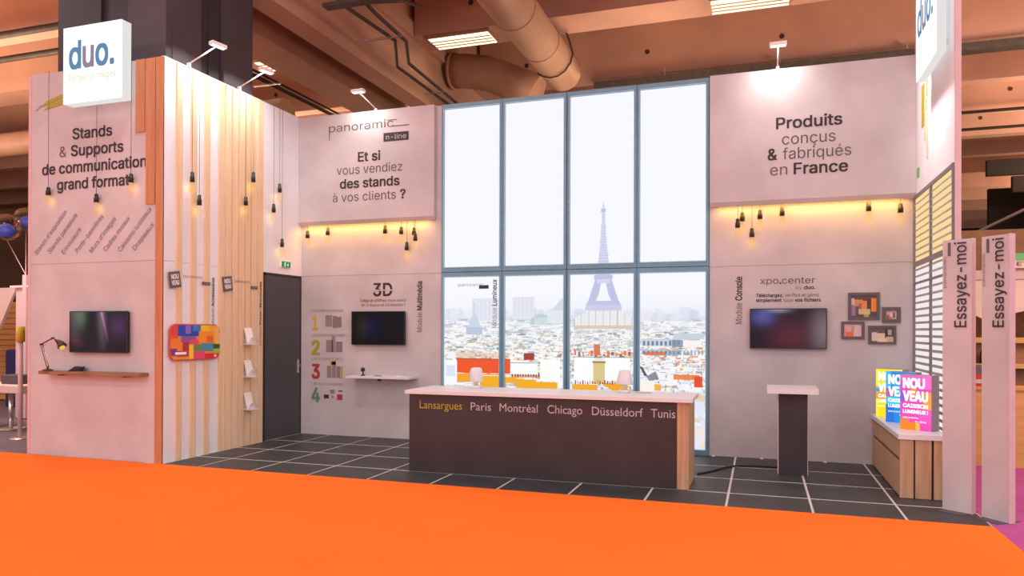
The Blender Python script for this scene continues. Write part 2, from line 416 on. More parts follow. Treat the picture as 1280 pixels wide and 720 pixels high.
MB().tube([(-3.9, 18.05, 7.76), (5.9, 18.05, 7.76)], 0.06, 6).build('cable_bundle', M['conduit'], t)
for x in (-2.2, 0.4, 3.0, 5.6):
    box('hanger', M['chrome'], (x, x + 0.03, 17.95, 18.15, 7.82, 8.0), t)
for (yy, zz, lab) in ((11.45, 7.95, 'upper dark pipe under the ceiling at the far left'), (12.6, 8.0, 'lower dark pipe under the ceiling at the far left')):
    o = MB().tube([(-30, yy, zz), (-9.2, yy, zz)], 0.075, 8).build('ceiling_pipe', M['tray']); tag(o, lab, 'pipe')
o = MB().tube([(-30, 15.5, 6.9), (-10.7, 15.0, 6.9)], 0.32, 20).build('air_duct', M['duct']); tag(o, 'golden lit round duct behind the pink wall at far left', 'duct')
o = MB().tube([(-12.2, 9.5, 7.9), (-11.7, 11.4, 7.85), (-11.2, 13.2, 6.0), (-11.1, 13.4, 4.9)], 0.014, 5).build('hanging_cable', M['conduit']); tag(o, 'thin black cable hanging across the ceiling at far left', 'cable')
for (x0, x1, y, z, lab) in ((2.4, 39, 24.0, 7.93, 'thin dark pipe along the ribbed ceiling at far right'), (2.4, 39, 25.5, 7.8, 'second thin pipe along the ribbed ceiling at far right')):
    o = MB().tube([(x0, y, z), (x1, y, z)], 0.045, 6).build('ceiling_pipe', M['tray']); tag(o, lab, 'pipe')

def fixture(x, y, z, label, l=1.35, w=0.58):
    t = thing('ceiling_light', label, 'ceiling light', (x, y, z), 'tube luminaires under the hall ceiling')
    box('frame', M['duct'], (x - 0.04, x + l + 0.04, y - 0.04, y + w + 0.04, z, z + 0.06), t)
    box('diffuser', M['tube'], (x, x + l, y, y + w, z - 0.012, z), t)
    for k in range(1, 4):
        box('louvre', M['duct'], (x, x + l, y + w * k / 4 - 0.014, y + w * k / 4 + 0.014, z - 0.03, z - 0.012), t)
    for hx in (x + 0.2, x + l - 0.2):
        MB().tube([(hx, y + w / 2, z + 0.06), (hx, y + w / 2, 8.0 if y > 14.3 and y < 15.3 else 8.6)], 0.01, 5).build('hanger', M['conduit'], t)
fixture(-6.75, 14.44, 7.93, 'lit tube ceiling light left of the large round duct')
fixture(-0.9, 14.44, 7.93, 'lit tube ceiling light at the top edge right of the round duct', 1.4)
fixture(-11.2, 14.44, 7.93, 'lit tube ceiling light seen just right of the dark column')
fixture(11.6, 36.5, 7.7, 'small distant ceiling light at the far right edge')

# cable tray crossing left of girder
t = thing('cable_tray', 'thin dark cable run slanting over the top of the slatted wall', 'tray', (-11, 14, 7))
MB().tube([(-10.2, 11.2, 7.1), (-10.2, 17, 7.1), (-10.2, 24, 7.1)], 0.05, 6).build('pipe', M['conduit'], t)
MB().tube([(-10.0, 11.2, 7.1), (-10.0, 24, 7.1)], 0.03, 6).build('pipe', M['conduit'], t)
for y in (13.5, 16.5): box('hanger', M['chrome'], (-10.5, -9.8, y, y + 0.03, 7.0, 7.03), t)

# dark clad column rising behind the front wall
t = thing('column', 'tall dark clad hall column rising above the corner of the stand', 'column', (-8.2, 8.4, 0))
box('cladding_panel', M['column2'], (-9.10, -7.84, 7.60, 7.66, 5.2, 9.3), t)
box('cladding_panel', M['column2'], (-8.70, -8.30, 7.56, 7.60, 5.2, 9.3), t)
box('cladding_panel', M['column'], (-7.84, -7.22, 7.56, 7.66, 5.2, 9.3), t)
box('core', M['column2'], (-9.10, -7.26, 7.66, 9.25, 0.05, 9.3), t)
box('cladding_panel', M['column'], (-7.26, -7.21, 7.66, 8.18, 5.2, 9.3), t)
box('cladding_panel', M['column'], (-7.26, -7.21, 8.62, 9.25, 5.2, 9.3), t)
box('corner_strip', M['column2'], (-7.26, -7.235, 8.36, 8.40, 5.2, 9.3), t)

# ---------------------------------------------------------------- walls of the stand
def wall(name, core, panels, m=None):
    w = struct(box(name, M['greyprint'], core))
    for p in panels: box('panel', m or M['concrete_print'], p, w)
    return w
G = 0.002
wf = wall('wall_front', (XB + 0.02, XL - 0.06, YF + 0.012, YF + 0.05, 0, H - 0.01),
          [(XB, XL - 0.045, YF, YF + 0.012, 0, HS - G), (XB, XL - 0.045, YF, YF + 0.012, HS + G, H)])
box('edge_profile', M['pinkwhite'], (XB - 0.05, XB, YF - 0.004, YF + 0.06, 0, H), wf)
# wooden strips on the pink front wall
box('slat', M['wood_deep'], (-7.620, -7.474, YF - 0.018, YF, 4.235, H), wf)
box('slat', M['wood_deep'], (-7.451, -7.305, YF - 0.018, YF, 3.30, H), wf)
box('slat', M['wood_deep'], (-7.290, XL, YF - 0.018, YF, 0, H), wf)
wl = wall('wall_left', (XL - 0.05, XL - 0.012, YF + 0.05, YB + 0.04, 0, H - 0.01),
          [(XL - 0.012, XL, YF - 0.01, 9.47, 0, HS - G), (XL - 0.012, XL, YF - 0.01, 9.47, HS + G, H),
           (XL - 0.012, XL, 9.47 + G, YB, HS + G, H)], M['white_print'])
box('corner_profile', M['white_print'], (XL - 0.045, XL, YF, YF + 0.002, 0, H), wl)
sl = [(7.691, 7.789), (7.947, 8.046), (8.20, 8.30), (8.482, 8.579), (8.617, 8.728), (8.762, 8.870), (8.903, 9.016), (9.040, 9.147), (9.174, 9.285), (9.326, 9.444)]
for a, b in sl: box('slat', M['wood_slat'], (XL, XL + 0.022, a, b, 0, H), wl)
box('cap_rail', M['white_print'], (XL - 0.05, XL + 0.004, YF, YB, H, H + 0.012), wl)
# door in the side wall
dr = struct(box('door_1', M['dark_door'], (XL - 0.012, XL - 0.002, 9.53, 10.44, 0.01, 2.54)))
for b in ((9.475, 9.525, 0, 2.575), (10.442, YB, 0, 2.575)): box('door_frame', M['column2'], (XL - 0.012, XL + 0.004, b[0], b[1], b[2], b[3]), dr)
box('door_frame', M['column2'], (XL - 0.012, XL + 0.004, 9.475, YB, 2.545, 2.578), dr)
h_ = box('handle_plate', M['chrome'], (XL - 0.002, XL + 0.012, 10.345, 10.385, 1.00, 1.22), dr)
MB().tube([(XL + 0.012, 10.365, 1.13), (XL + 0.05, 10.365, 1.13), (XL + 0.05, 10.26, 1.13)], 0.009, 6).build('handle', M['chrome'], h_)

WX0, WX1 = -4.652, -0.667
wb = wall('wall_back', (XL, WX0, YB + 0.012, YB + 0.05, 0, H - 0.01),
          [(XL, WX0 - 0.004, YB, YB + 0.012, 0, HS - G), (XL, WX0 - 0.004, YB, YB + 0.012, HS + G, H)])
wb2 = wall('wall_back', (WX1, XR, YB + 0.012, YB + 0.05, 0, H - 0.01),
           [(WX1 + 0.004, XR, YB, YB + 0.012, 0, HS - G), (WX1 + 0.004, XR, YB, YB + 0.012, HS + G, H)])
struct(box('wall_back', M['ink_mid'], (WX0, WX1, YB + 0.10, YB + 0.14, 0, H - 0.01)))
# right wall
YE = 8.44; HR = 6.4
wr = wall('wall_right', (XR + 0.012, XR + 0.05, YE + 0.01, YB + 0.05, 0, HR - 0.01),
          [(XR, XR + 0.012, YE, 9.50, 3.40, HR), (XR, XR + 0.012, 9.505, YB, 3.40, HR), (XR, XR + 0.012, YE, YB, 0, 0.30)], M['white_print'])
box('edge_profile', M['pinkwhite'], (XR - 0.002, XR + 0.055, YE - 0.02, YE, 0, HR), wr)

# upper print boards stand proud of the wall; warm strip light hidden under their lower edge
YH = YB - 0.09
for (x0, x1, z0, w_) in ((XL + 0.002, -4.75, 3.405, wb), (-0.655, XR - 0.002, 3.385, wb2)):
    m = MB(); m.prism([(x0, YB, z0), (x0, YB - 0.05, z0), (x0, YH, z0 + 0.055), (x0, YH, H), (x0, YB, H)], (0, 0, 0), (x1 - x0, 0, 0)); m.build('header_board', M['concrete_print'], w_)
    box('light_strip', M['amber'], (x0 + 0.12, x1 - 0.12, YB - 0.016, YB - 0.004, z0 - 0.006, z0), w_)
    area('strip_light', ((x0 + x1) / 2, YB - 0.10, z0 - 0.012), x1 - x0 - 0.2, 7.0, (1.0, 0.47, 0.06), (math.radians(14), 0, 0), sy=0.03)

# ---------------------------------------------------------------- luminous window wall with the city print
def WP(u, v, Y=YB):
    a = (u - 640) / F_PX; b = (v - CY) / F_PX
    a, b = _cr * a + _sr * b, -_sr * a + _cr * b
    r = _R0 * a + Vector((-_s, _c, 0)) * (_cp + _sp * b) + Vector((0, 0, 1)) * (_sp - _cp * b)
    k = Y / r.y; return r.x * k, EYE + r.z * k
RES = 0.01; NXM, NZM = int(4.0 / RES), int(5.18 / RES)
A = np.ones((NZM, NXM, 3)); rng = np.random.default_rng(5)
zz = (np.arange(NZM) + 0.5) * RES
horizon = WP(640, 400)[1]
for i in range(NZM):
    t_ = min(1, max(0, (zz[i] - horizon) / 0.42))
    A[i, :, :] = np.array([0.885, 0.895, 0.95]) * (1 - t_) ** 2 + np.array([0.955, 0.96, 0.985]) * (1 - (1 - t_) ** 2)
def R_(u0, u1, v0, v1, c, a=1.0):      # rectangle on the print, corners read off the photograph
    x0, z1 = WP(u0, v0); x1, z0 = WP(u1, v1)
    i0, i1 = max(0, int(round((x0 - WX0) / RES))), max(0, int(round((x1 - WX0) / RES)))
    j0, j1 = max(0, int(round(z0 / RES))), max(0, int(round(z1 / RES)))
    if i1 <= i0: i1 = i0 + 1
    if j1 <= j0: j1 = j0 + 1
    A[j0:j1, i0:i1] = A[j0:j1, i0:i1] * (1 - a) + np.array(c) * a
def poly_(pts, c, a=1.0):
    P_ = [WP(*p) for p in pts]; xs_ = [(p[0] - WX0) / RES for p in P_]; zs_ = [p[1] / RES for p in P_]
    for j in range(max(0, int(min(zs_))), min(NZM, int(max(zs_)) + 1)):
        z = j + 0.5; xx = []
        for k in range(len(P_)):
            x0, z0, x1, z1 = xs_[k - 1], zs_[k - 1], xs_[k], zs_[k]
            if (z0 <= z < z1) or (z1 <= z < z0): xx.append(x0 + (x1 - x0) * (z - z0) / (z1 - z0))
        xx.sort()
        for k in range(0, len(xx) - 1, 2):
            i0, i1 = max(0, int(round(xx[k]))), min(NXM, int(round(xx[k + 1])))
            if i1 == i0: i1 += 1
            A[j, i0:i1] = A[j, i0:i1] * (1 - a) + np.array(c) * a
C_ = lambda h: tuple(int(h[i:i + 2], 16) / 255 for i in (0, 2, 4))
# haze and far skyline
for k in range(90):
    u = rng.uniform(556, 884); w = rng.uniform(4, 16); v = rng.uniform(384, 400)
    R_(u, u + w, v, 404, C_(['dfe2ee', 'd3d9e8', 'e6e4ee', 'cdd5e2'][k % 4]), 0.55)
R_(590, 622, 373, 404, C_('e3e4f0')); R_(641, 668, 371, 398, C_('e2e3ef'))
for u in range(591, 622, 5): R_(u, u + 1.5, 374, 400, C_('d8dbea'))
for u in range(643, 668, 5): R_(u, u + 1.5, 372, 396, C_('d8dbea'))
# rows of roofs, nearer rows later
def roofs(n, v0, v1, hmin, hmax, wmin, wmax, cols, a=0.72):
    for k in range(n):
        v = v0 + (v1 - v0) * k / n + rng.uniform(-1, 1); u = rng.uniform(553, 886)
        w = rng.uniform(wmin, wmax); h = rng.uniform(hmin, hmax); R_(u, u + w, v, v + h, C_(cols[rng.integers(len(cols))]), a)
R_(553, 886, 402, 490, C_('f2f1f4'))
roofs(420, 399, 416, 0.8, 2.5, 2, 12, ['b9c5d6', 'd5dbe6', 'eef0f4', 'a9b8cc', 'e4dcd2', 'c9cfdd', 'f6f3ee'])
roofs(620, 414, 436, 0.8, 3, 1.5, 9, ['f6f4f2', 'cfd6dc', '9fb4bf', 'e9dcc6', 'b5c8c4', 'ffffff', 'd9b98f', '8799a3', 'f0eeea'])
roofs(560, 434, 458, 0.8, 3.2, 1, 8, ['ffffff', 'c9cfd3', 'e2a777', 'd97a4e', 'a6b3b5', 'f3ead8', 'd8c59a', '6f7f86', 'f8f6f4'])
roofs(330, 458, 492, 0.9, 4, 1, 9, ['ffffff', 'fdfbf9', 'f1e7d8', 'e39a62', 'b8bcc0', 'f0d7a8', 'f4f2f0', '8b8f95'])
for k in range(900):     # window rows, chimney stacks and roof edges
    v = 412 + 76 * rng.random() ** 1.3; u = rng.uniform(556, 884); h = 0.5 + (v - 410) * 0.025
    if k % 3: R_(u, u + 0.5 + h * 0.5, v, v + h * 1.6, C_(['8b98a6', 'c5714a', '9aa7ad', 'b9a27c', '6f7a86'][k % 5]), 0.55)
    else: R_(u, u + 4 + h * 3, v, v + 0.5, C_(['8e9aa6', 'b98a68', 'a9b6bf'][k % 3]), 0.5)
# church spire
poly_([(584, 410), (593, 388), (602, 410)], C_('ccd2e6')); R_(592.3, 593.8, 378, 390, C_('ccd2e6')); R_(583, 603, 409, 418, C_('b9c3dc'))
# arched station roof and pale block
for k in range(14):
    t0 = math.pi * k / 13; R_(676 - 12 * math.cos(t0) - 1.5, 676 - 12 * math.cos(t0) + 1.5, 404 - 12 * math.sin(t0), 406, C_('b4cdd1'), 0.8)
R_(668, 684, 397, 406, C_('cdd9e2')); R_(684, 704, 386, 404, C_('dfe6ea')); poly_([(690, 388), (700, 375), (704, 372), (704, 388)], C_('d3d5e6'))
# large glass hall roof
for k in range(75):
    u = 717 + k; v = 386 + ((u - 754) / 40.0) ** 2 * 14
    R_(u, u + 1, v, 408, C_('e9e8ea') if k % 9 else C_('bcc5c8'))
R_(717, 791, 407, 411, C_('d8c7b0'))
# tower
EC = C_('d2d4ec'); ED = C_('bcc0e2')
poly_([(753.4, 252), (754.6, 252), (755.2, 262), (752.8, 262)], EC)
R_(751.2, 756.8, 261, 265, ED)
poly_([(752.2, 265), (755.8, 265), (757.6, 300), (760.2, 326), (763.5, 345), (744.5, 345), (747.8, 326), (750.4, 300)], EC)
R_(742.5, 765.5, 344, 349, ED)
poly_([(744, 349), (752, 349), (748.5, 366), (744.5, 376), (735, 376)], ED)
poly_([(756, 349), (764, 349), (773, 376), (763.5, 376), (759.5, 366)], ED)
R_(746, 762, 349, 354, EC)
poly_([(735, 376), (773, 376), (776, 381), (732, 381)], ED); poly_([(732, 381), (776, 381), (777, 388), (731, 388)], C_('c8cbe6'))
for k in range(22):
    v = 268 + k * 3.4; hw = 1.0 + (v - 262) * 0.09; R_(754 - hw, 754 + hw, v, v + 0.9, ED, 0.6)
# large red wall, ochre blocks, white walls
R_(571, 637, 440, 448, C_('e9b08a'), 0.5)
R_(571, 638, 448.5, 467, C_('ec5a33')); R_(571, 638, 447.5, 449, C_('6d4a44')); R_(571, 625, 466, 478, C_('f0a23a')); R_(556, 571, 450, 480, C_('f7f7fb'))
R_(558, 569, 456, 470, C_('c5d6e8'), 0.6)
for (u0, u1, v0, v1) in ((600, 628, 470, 488), (632, 655, 471, 479), (645, 670, 474, 487), (670, 696, 477, 487)):
    R_(u0, u1, v0, v1, C_('f0ab2f')); R_(u0, u1, v0 - 1.4, v0, C_('fff4e2'))
R_(640, 690, 468, 472, C_('d97a4e'), 0.6)
for k in range(16):
    u = 640 + k * 3.3; R_(u, u + 1.6, 464 + (k % 3), 471, C_('b0482a' if k % 2 else '4d4a52'), 0.8)
R_(639, 672, 452, 468, C_('fbfafa')); R_(636, 674, 453.5, 454.6, C_('7a8a8a')); R_(675, 700, 449, 476, C_('fafafc'))
R_(655, 668, 441, 450, C_('a3463a'))
R_(717, 742, 446, 482, C_('fafafc')); R_(756, 787, 446, 476, C_('fafafc')); R_(741, 756, 452, 480, C_('d9c489')); R_(740, 757, 451, 454, C_('a48b4e'))
R_(716, 746, 480, 490, C_('f0ab2f')); poly_([(750, 478), (784, 480), (784, 488), (765, 488)], C_('f0a630'))
for k in range(22):
    u = 718 + k * 3.1; R_(u, u + 1.4, 475 + (k % 3), 480, C_('b5443a' if k % 3 else '6a5a60'), 0.85)
for k in range(14):
    u = 717 + k * 5.2; R_(u, u + 3.0, 438 + (k % 4) * 1.6, 444 + (k % 3), C_(['d9683c', '7d5a44', 'e0905a', 'a8552f'][k % 4]), 0.8)
R_(742, 750, 430, 444, C_('d77a58')); R_(716, 790, 446, 447.4, C_('5f6a68'), 0.7)
# mansard roofs at right
for (v0, v1, c) in ((424, 433, 'bfcdde'), (437, 444, 'a7b8c8')):
    R_(802, 850, v0, v1, C_(c), 0.85)
    for k in range(9): R_(804 + k * 5.4, 806.5 + k * 5.4, v0 + 2, v1 - 1.5, C_('5d6c80'), 0.8)
R_(806, 832, 440, 444, C_('e06f4c'), 0.8); R_(842, 880, 417, 424, C_('c4d0d8')); R_(852, 876, 426, 434, C_('f7f0f0')); R_(840, 854, 425, 434, C_('7c8ba0'), 0.8)
for k in range(10): R_(836 + k * 4.6, 838 + k * 4.6, 438, 444, C_('8aa0b8'), 0.8)
R_(842, 874, 468, 475, C_('e87a3c'), 0.85); R_(868, 878, 470, 484, C_('e2543a')); R_(800, 818, 476, 490, C_('f6f0ea')); R_(818, 826, 480, 488, C_('f0b24a'))
poly_([(800, 458), (803, 458), (810, 470), (806, 470)], C_('525c66')); poly_([(808, 470), (820, 464), (824, 474), (812, 476)], C_('767a86'), 0.8)
# street strip seen below the counter's height
for k in range(260):
    u = rng.uniform(553, 886); v = rng.uniform(490, 566); R_(u, u + rng.uniform(4, 16), v, v + rng.uniform(3, 9), C_(['f4f4f8', 'e9eef5', 'f3e3d8', 'd5dde8', 'fbfbfd', 'eac3a4'][k % 6]), 0.8)
A = np.clip(A, 0, 1) ** 2.2

def inked(name, fr, p0, w, h, img, m, parent, off=0.0):
    """flat print: a grid of cells carrying the print's own ink colours"""
    R, U = FR[fr] if isinstance(fr, str) else fr; p0 = Vector(p0) + R.cross(U) * off
    nz, nx = img.shape[:2]
    gx = np.linspace(0, w, nx + 1); gz = np.linspace(0, h, nz + 1)
    X, Z = np.meshgrid(gx, gz); co = np.array(p0)[None, :] + X.reshape(-1, 1) * np.array(R) + Z.reshape(-1, 1) * np.array(U)
    idx = np.arange((nx + 1) * (nz + 1)).reshape(nz + 1, nx + 1)
    f = np.stack([idx[:-1, :-1], idx[:-1, 1:], idx[1:, 1:], idx[1:, :-1]], -1).reshape(-1, 4)
    me = bpy.data.meshes.new(name); me.vertices.add(len(co)); me.vertices.foreach_set('co', co.astype('f').ravel())
    me.loops.add(f.size); me.loops.foreach_set('vertex_index', f.ravel().astype('i')); me.polygons.add(len(f))
    me.polygons.foreach_set('loop_start', np.arange(0, f.size, 4, dtype='i'))
    me.update(calc_edges=True)
    ca = me.color_attributes.new('Ink', 'FLOAT_COLOR', 'CORNER')
    c = np.ones((len(f), 4)); c[:, :3] = img.reshape(-1, 3); ca.data.foreach_set('color', np.repeat(c, 4, 0).astype('f').ravel())
    me.materials.append(m); o = bpy.data.objects.new(name, me); COL.objects.link(o)
    o.parent = parent; o.matrix_parent_inverse = world_inv(parent); return o
PRN = printmat('city_print', 0.90)
win = thing('illuminated_display', 'wall of eight tall backlit panes in grey blue frames showing rooftops', 'light wall', ((WX0 + WX1) / 2, YB, 0))
cols = [(-4.652, -3.662), (-3.662, -2.672), (-2.664, -1.652), (-1.652, -0.667)]
for ci, (x0, x1) in enumerate(cols):
    for ri, (z0, z1) in enumerate(((0.0, 2.586), (2.594, H))):
        a, b = x0 + 0.046, x1 - 0.046; c, d = z0 + 0.075, z1 - 0.075
        m = MB()
        for q in ((x0, a, z0, z1), (b, x1, z0, z1), (a, b, z0, c), (a, b, d, z1)): m.box(q[0] + 0.003 * (q[0] == x0), q[1] - 0.003 * (q[1] == x1), YB - 0.025, YB + 0.06, q[2], q[3])
        fr = m.build('panel_frame', M['alu'], win)
        m = MB()
        for q in ((a - 0.012, a, c, d), (b, b + 0.012, c, d), (a, b, c - 0.012, c), (a, b, d, d + 0.012)): m.box(q[0], q[1], YB - 0.032, YB - 0.024, q[2], q[3])
        m.build('bead', M['alu_lit'], fr)
        i0, i1 = int(round((a - WX0) / RES)), int(round((b - WX0) / RES)); j0, j1 = int(round(c / RES)), int(round(d / RES))
        img = A[j0:j1, i0:i1]
        if ri == 1 and ci != 2: img = img[::12, ::12]
        inked('printed_pane', 'back', (a, YB + 0.0, c), b - a, d - c, img, PRN, fr)
box('joint_cover', M['dark_door'], (-2.672, -2.664, YB - 0.02, YB + 0.06, 0, H), win)
# small captions printed on the first lower pane
fr0 = bpy.data.objects['panel_frame']
def ps(u, v, Y=YB): x, z = WP(u, v, Y); return (x, Y, z)
lettering([('panoramic', LITE, M['ink_light'])], 'back', ps(573, 358), 0.42, 0.045, win, off=0.008)
box('caption_tag', M['ink'], (WP(600, 0)[0], WP(612, 0)[0], YB - 0.006, YB - 0.003, WP(600, 361)[1], WP(600, 356.5)[1]), win)
lettering([('Module ', LITE, M['ink_light']), ('Lumineux', BOLD, M['ink'])], 'back', ps(621, 410), 0.73, 0.075, win, rot=math.pi / 2, off=0.008)

# ---------------------------------------------------------------- wording on the walls
K, KM, KL = M['ink'], M['ink_mid'], M['ink_light']
def line(parent, segs, frame, u0, u1, v, cap, Y=YB):
    x0, z0 = WP(u0, v, Y); x1, _ = WP(u1, v, Y); lettering(segs, frame, (x0, Y, z0), x1 - x0, cap, parent)
def linez(parent, segs, x0, x1, z, cap, Y): lettering(segs, 'back', (x0, Y, z), x1 - x0, cap, parent)
linez(wf, [('Stands', BOLD, K)], -8.70, -8.02, 4.235, 0.14, YF)
linez(wf, [('& ', LITE, KM), ('Supports', BOLD, K)], -8.93, -7.83, 4.01, 0.14, YF)
linez(wf, [('de communication', BOLD, K)], -9.24, -7.45, 3.79, 0.14, YF)
linez(wf, [('grand format', BOLD, K)], -8.97, -7.73, 3.57, 0.14, YF)
items = ["Stands d'exposition", 'Stands parapluie', 'Enrouleurs', 'Porte-bannières', "Murs d'images", 'Cadres muraux', 'Caissons lumineux', 'Drapeaux']
lens_ = [0.80, 0.72, 0.46, 0.66, 0.62, 0.60, 0.76, 0.46]
for k, (s_, L) in enumerate(zip(items, lens_)):
    lettering([(s_, 0.0, KM)], 'back', (-9.33 + k * 0.243, YF, 2.70 + 0.012 * (k % 2)), L * 0.97, 0.068, wf, rot=math.radians(46))
# pencil graphic
m = MB(); P3 = lambda u, v: Vector(ps(u, v, YF))
m.prism([P3(52, 134), P3(58, 127), P3(80, 117), P3(80, 122), P3(60, 131)], (0, -0.006, 0), (0, 0, 0)); m.prism([P3(55, 138), P3(62, 131), P3(80, 124), P3(80, 130)], (0, -0.006, 0), (0, 0, 0))
m.build('pencil_graphic', M['lime'], wf)
lettering([('Nouveau', LITE, M['purpleink'])], 'back', (-9.35, YF, 4.66), 0.13, 0.03, wf, rot=0.6)
# back wall left
lettering([('panoramic', -0.012, KM)], 'back', (-6.60, YH, 4.885), 1.16, 0.125, wb)
box('logo_line', KM, (-5.46, -5.17, YH - 0.003, YH, 4.885, 4.90), wb); box('logo_line', KM, (-5.55, -5.38, YH - 0.003, YH, 4.985, 4.998), wb)
box('logo_line', KM, (-6.60, -6.585, YH - 0.003, YH, 4.76, 4.98), wb)
b_ = box('caption_tag', K, (-5.615, -5.18, YH - 0.004, YH, 4.66, 4.815 - 0.02), wb)
lettering([('n-line', 0.0, M['ink_white'])], 'back', (-5.57, YH, 4.69), 0.35, 0.075, wb, off=0.007)
line(wb, [('Et si', BOLD, K)], 'back', 447.5, 475.5, 202, 0.145, Y=YH)
line(wb, [('vous vendiez', LITE, KM)], 'back', 421, 503, 219, 0.14, Y=YH)
line(wb, [('des stands', BOLD, K)], 'back', 425, 499.5, 236, 0.145, Y=YH)
line(wb, [('à vos clients ', LITE, KM), ('?', BOLD, K)], 'back', 416, 507, 253, 0.14, Y=YH)
line(wb, [('3D', BOLD, K)], 'back', 466.5, 490.5, 370, 0.20)
box('logo_line', M['pinkwhite'], (-5.86, -5.48, YB - 0.0075, YB - 0.0055, 2.325, 2.345), wb)
line(wb, [('Créez et chiffrez ', BOLD, M['oak_dark']), ('votre stand', 0, KM)], 'back', 450, 507, 377.5, 0.045)
line(wb, [('en 3 étapes et 10 minutes !', 0.006, M['oak_dark'])], 'back', 452, 506, 383, 0.045)
lettering([('Module ', LITE, KM), ('Multimédia', BOLD, K)], 'back', ps(527.5, 415), 0.79, 0.085, wb, rot=math.pi / 2)
heads = ['LES ÉLÉMENTS DE BASE', 'LES ÉLÉMENTS MODULAIRES', 'LES ÉLÉMENTS DÉCO', 'LES ACCESSOIRES']
for k, (v, c, hv) in enumerate(((412, 'yellow', 390), (443, 'lime', 420.5), (472.5, 'red', 450), (502, 'sage', 481))):
    line(wb, [('1234'[k], 0.03, M[c])], 'back', 390.5 if k == 0 else 389.5, 397.5 if k == 0 else 400, v, 0.225)
    line(wb, [(heads[k], 0, KL)], 'back', 390, 429 + (2 if k == 1 else 0), hv, 0.04)
def rects(name, parent, mt, rs, Y=YB, d=0.006):
    m = MB()
    for (u0, u1, v0, v1) in rs:
        x0, z1 = WP(u0, v0, Y); x1, z0 = WP(u1, v1, Y); m.box(x0, x1, Y - d, Y, z0, z1)
    return m.build(name, mt, parent)
rects('diagram', wb, M['greyprint'], [(407, 415, 394, 408), (408, 416, 425, 440), (415, 419, 420, 440), (409, 414, 457, 472), (415, 420, 452, 472), (413, 418, 487, 492)])
rects('diagram', wb, KL, [(416, 421, 395, 410), (421.5, 427, 396, 409), (420, 428, 427, 440), (421, 425, 458, 472)])
rects('diagram', wb, M['lime'], [(413, 420, 451, 456), (425.5, 428, 458, 473)])
rects('diagram', wb, M['ink'], [(405, 411, 493, 498), (423, 428, 488, 489.5)]); rects('diagram', wb, M['red'], [(421.5, 428, 493, 500), (414.5, 417, 495, 497)])
# back wall right
for segs, u0, u1, v in (([('Produits', BOLD, K)], 970, 1053, 161.5), ([('conçus', LITE, KM)], 977.5, 1044.5, 181), ([('& ', BOLD, K), ('fabriqués', LITE, KM)], 959.5, 1064, 200.5), ([('en ', LITE, KM), ('France', BOLD, K)], 962.5, 1060, 219.5)):
    line(wb2, segs, 'back', u0, u1, v, 0.145, Y=YH)
line(wb2, [('xpo', LITE, KM), ('.', BOLD, K), ('center', LITE, KM)], 'back', 950, 1019, 355, 0.085)
line(wb2, [('by ', LITE, KL), ('duo.', BOLD, K)], 'back', 995, 1019, 361.5, 0.045)
line(wb2, [('Téléchargez, ', BOLD, K), ('vérifiez et gérez', LITE, KM)], 'back', 945, 1024, 371.5, 0.045)
line(wb2, [('simplement ', BOLD, K), ('tous ', LITE, KM), ('vos fichiers', BOLD, K)], 'back', 945, 1026, 377.5, 0.045)
lettering([('Module ', LITE, KM), ('Console', BOLD, K)], 'back', ps(927.5, 405), 0.64, 0.085, wb2, rot=math.pi / 2)
# side wall
lettering([('Module ', LITE, KL), ('Accessoires', BOLD, K)], 'side', (XL + 0.006, 8.402, 1.76), 0.66, 0.05, wl, rot=math.pi / 2)
lettering([('Module ', LITE, KL), ('Porte-Brochures', BOLD, K)], 'side', (XL + 0.024, 9.40, 1.47), 0.96, 0.045, wl, rot=math.pi / 2)
lettering([('panoramic', LITE, KL)], 'side', (XL + 0.024, 7.80, 2.385), 0.36, 0.04, wl); lettering([('panoramic', LITE, KL)], 'side', (XL + 0.024, 8.80, 2.385), 0.34, 0.04, wl)

def badge(y, z, lab):
    t = thing('badge', lab, 'sign', (XL + 0.03, y, z), 'tilted dark badges on the slatted wall')
    R, U = Vector((0, 1, 0)), Vector((0, 0, 1)); a = math.radians(9)
    R2 = R * math.cos(a) + U * math.sin(a); U2 = U * math.cos(a) - R * math.sin(a); c = Vector((XL + 0.032, y, z))
    MB().obox(c, R2 * 0.096, U2 * 0.104, (0.004, 0, 0)).build('plate', M['ink_mid'], t); t = bpy.data.objects['plate'] if 'plate.001' not in bpy.data.objects else bpy.data.objects['plate.001']
    W = M['white2']
    for s_, dz in (('NOU', 0.012), ('VEAU', -0.066)):
        lettering([(s_, 0.045, W)], (R2, U2), c + U2 * dz - R2 * 0.066, 0.132, 0.056, t, off=0.006)
badge(7.648, 2.345, 'tilted dark NOUVEAU badge nearest the front corner, above the colourful panel')
badge(8.640, 2.350, 'tilted dark NOUVEAU badge nearer the grey door, above the brochure holders')
for y, lab in ((8.225, 'small dark n-line tag between the two tilted badges'), (9.232, 'small dark n-line tag beside the grey door')):
    o = box('name_tag', M['ink_mid'], (XL + 0.022, XL + 0.030, y - 0.075, y + 0.075, 2.305, 2.350)); tag(o, lab, 'sign', 'dark name tags on the slatted wall')
    lettering([('n-line', 0.0, M['ink_white'])], 'side', (XL + 0.03, y - 0.05, 2.318), 0.10, 0.02, o)
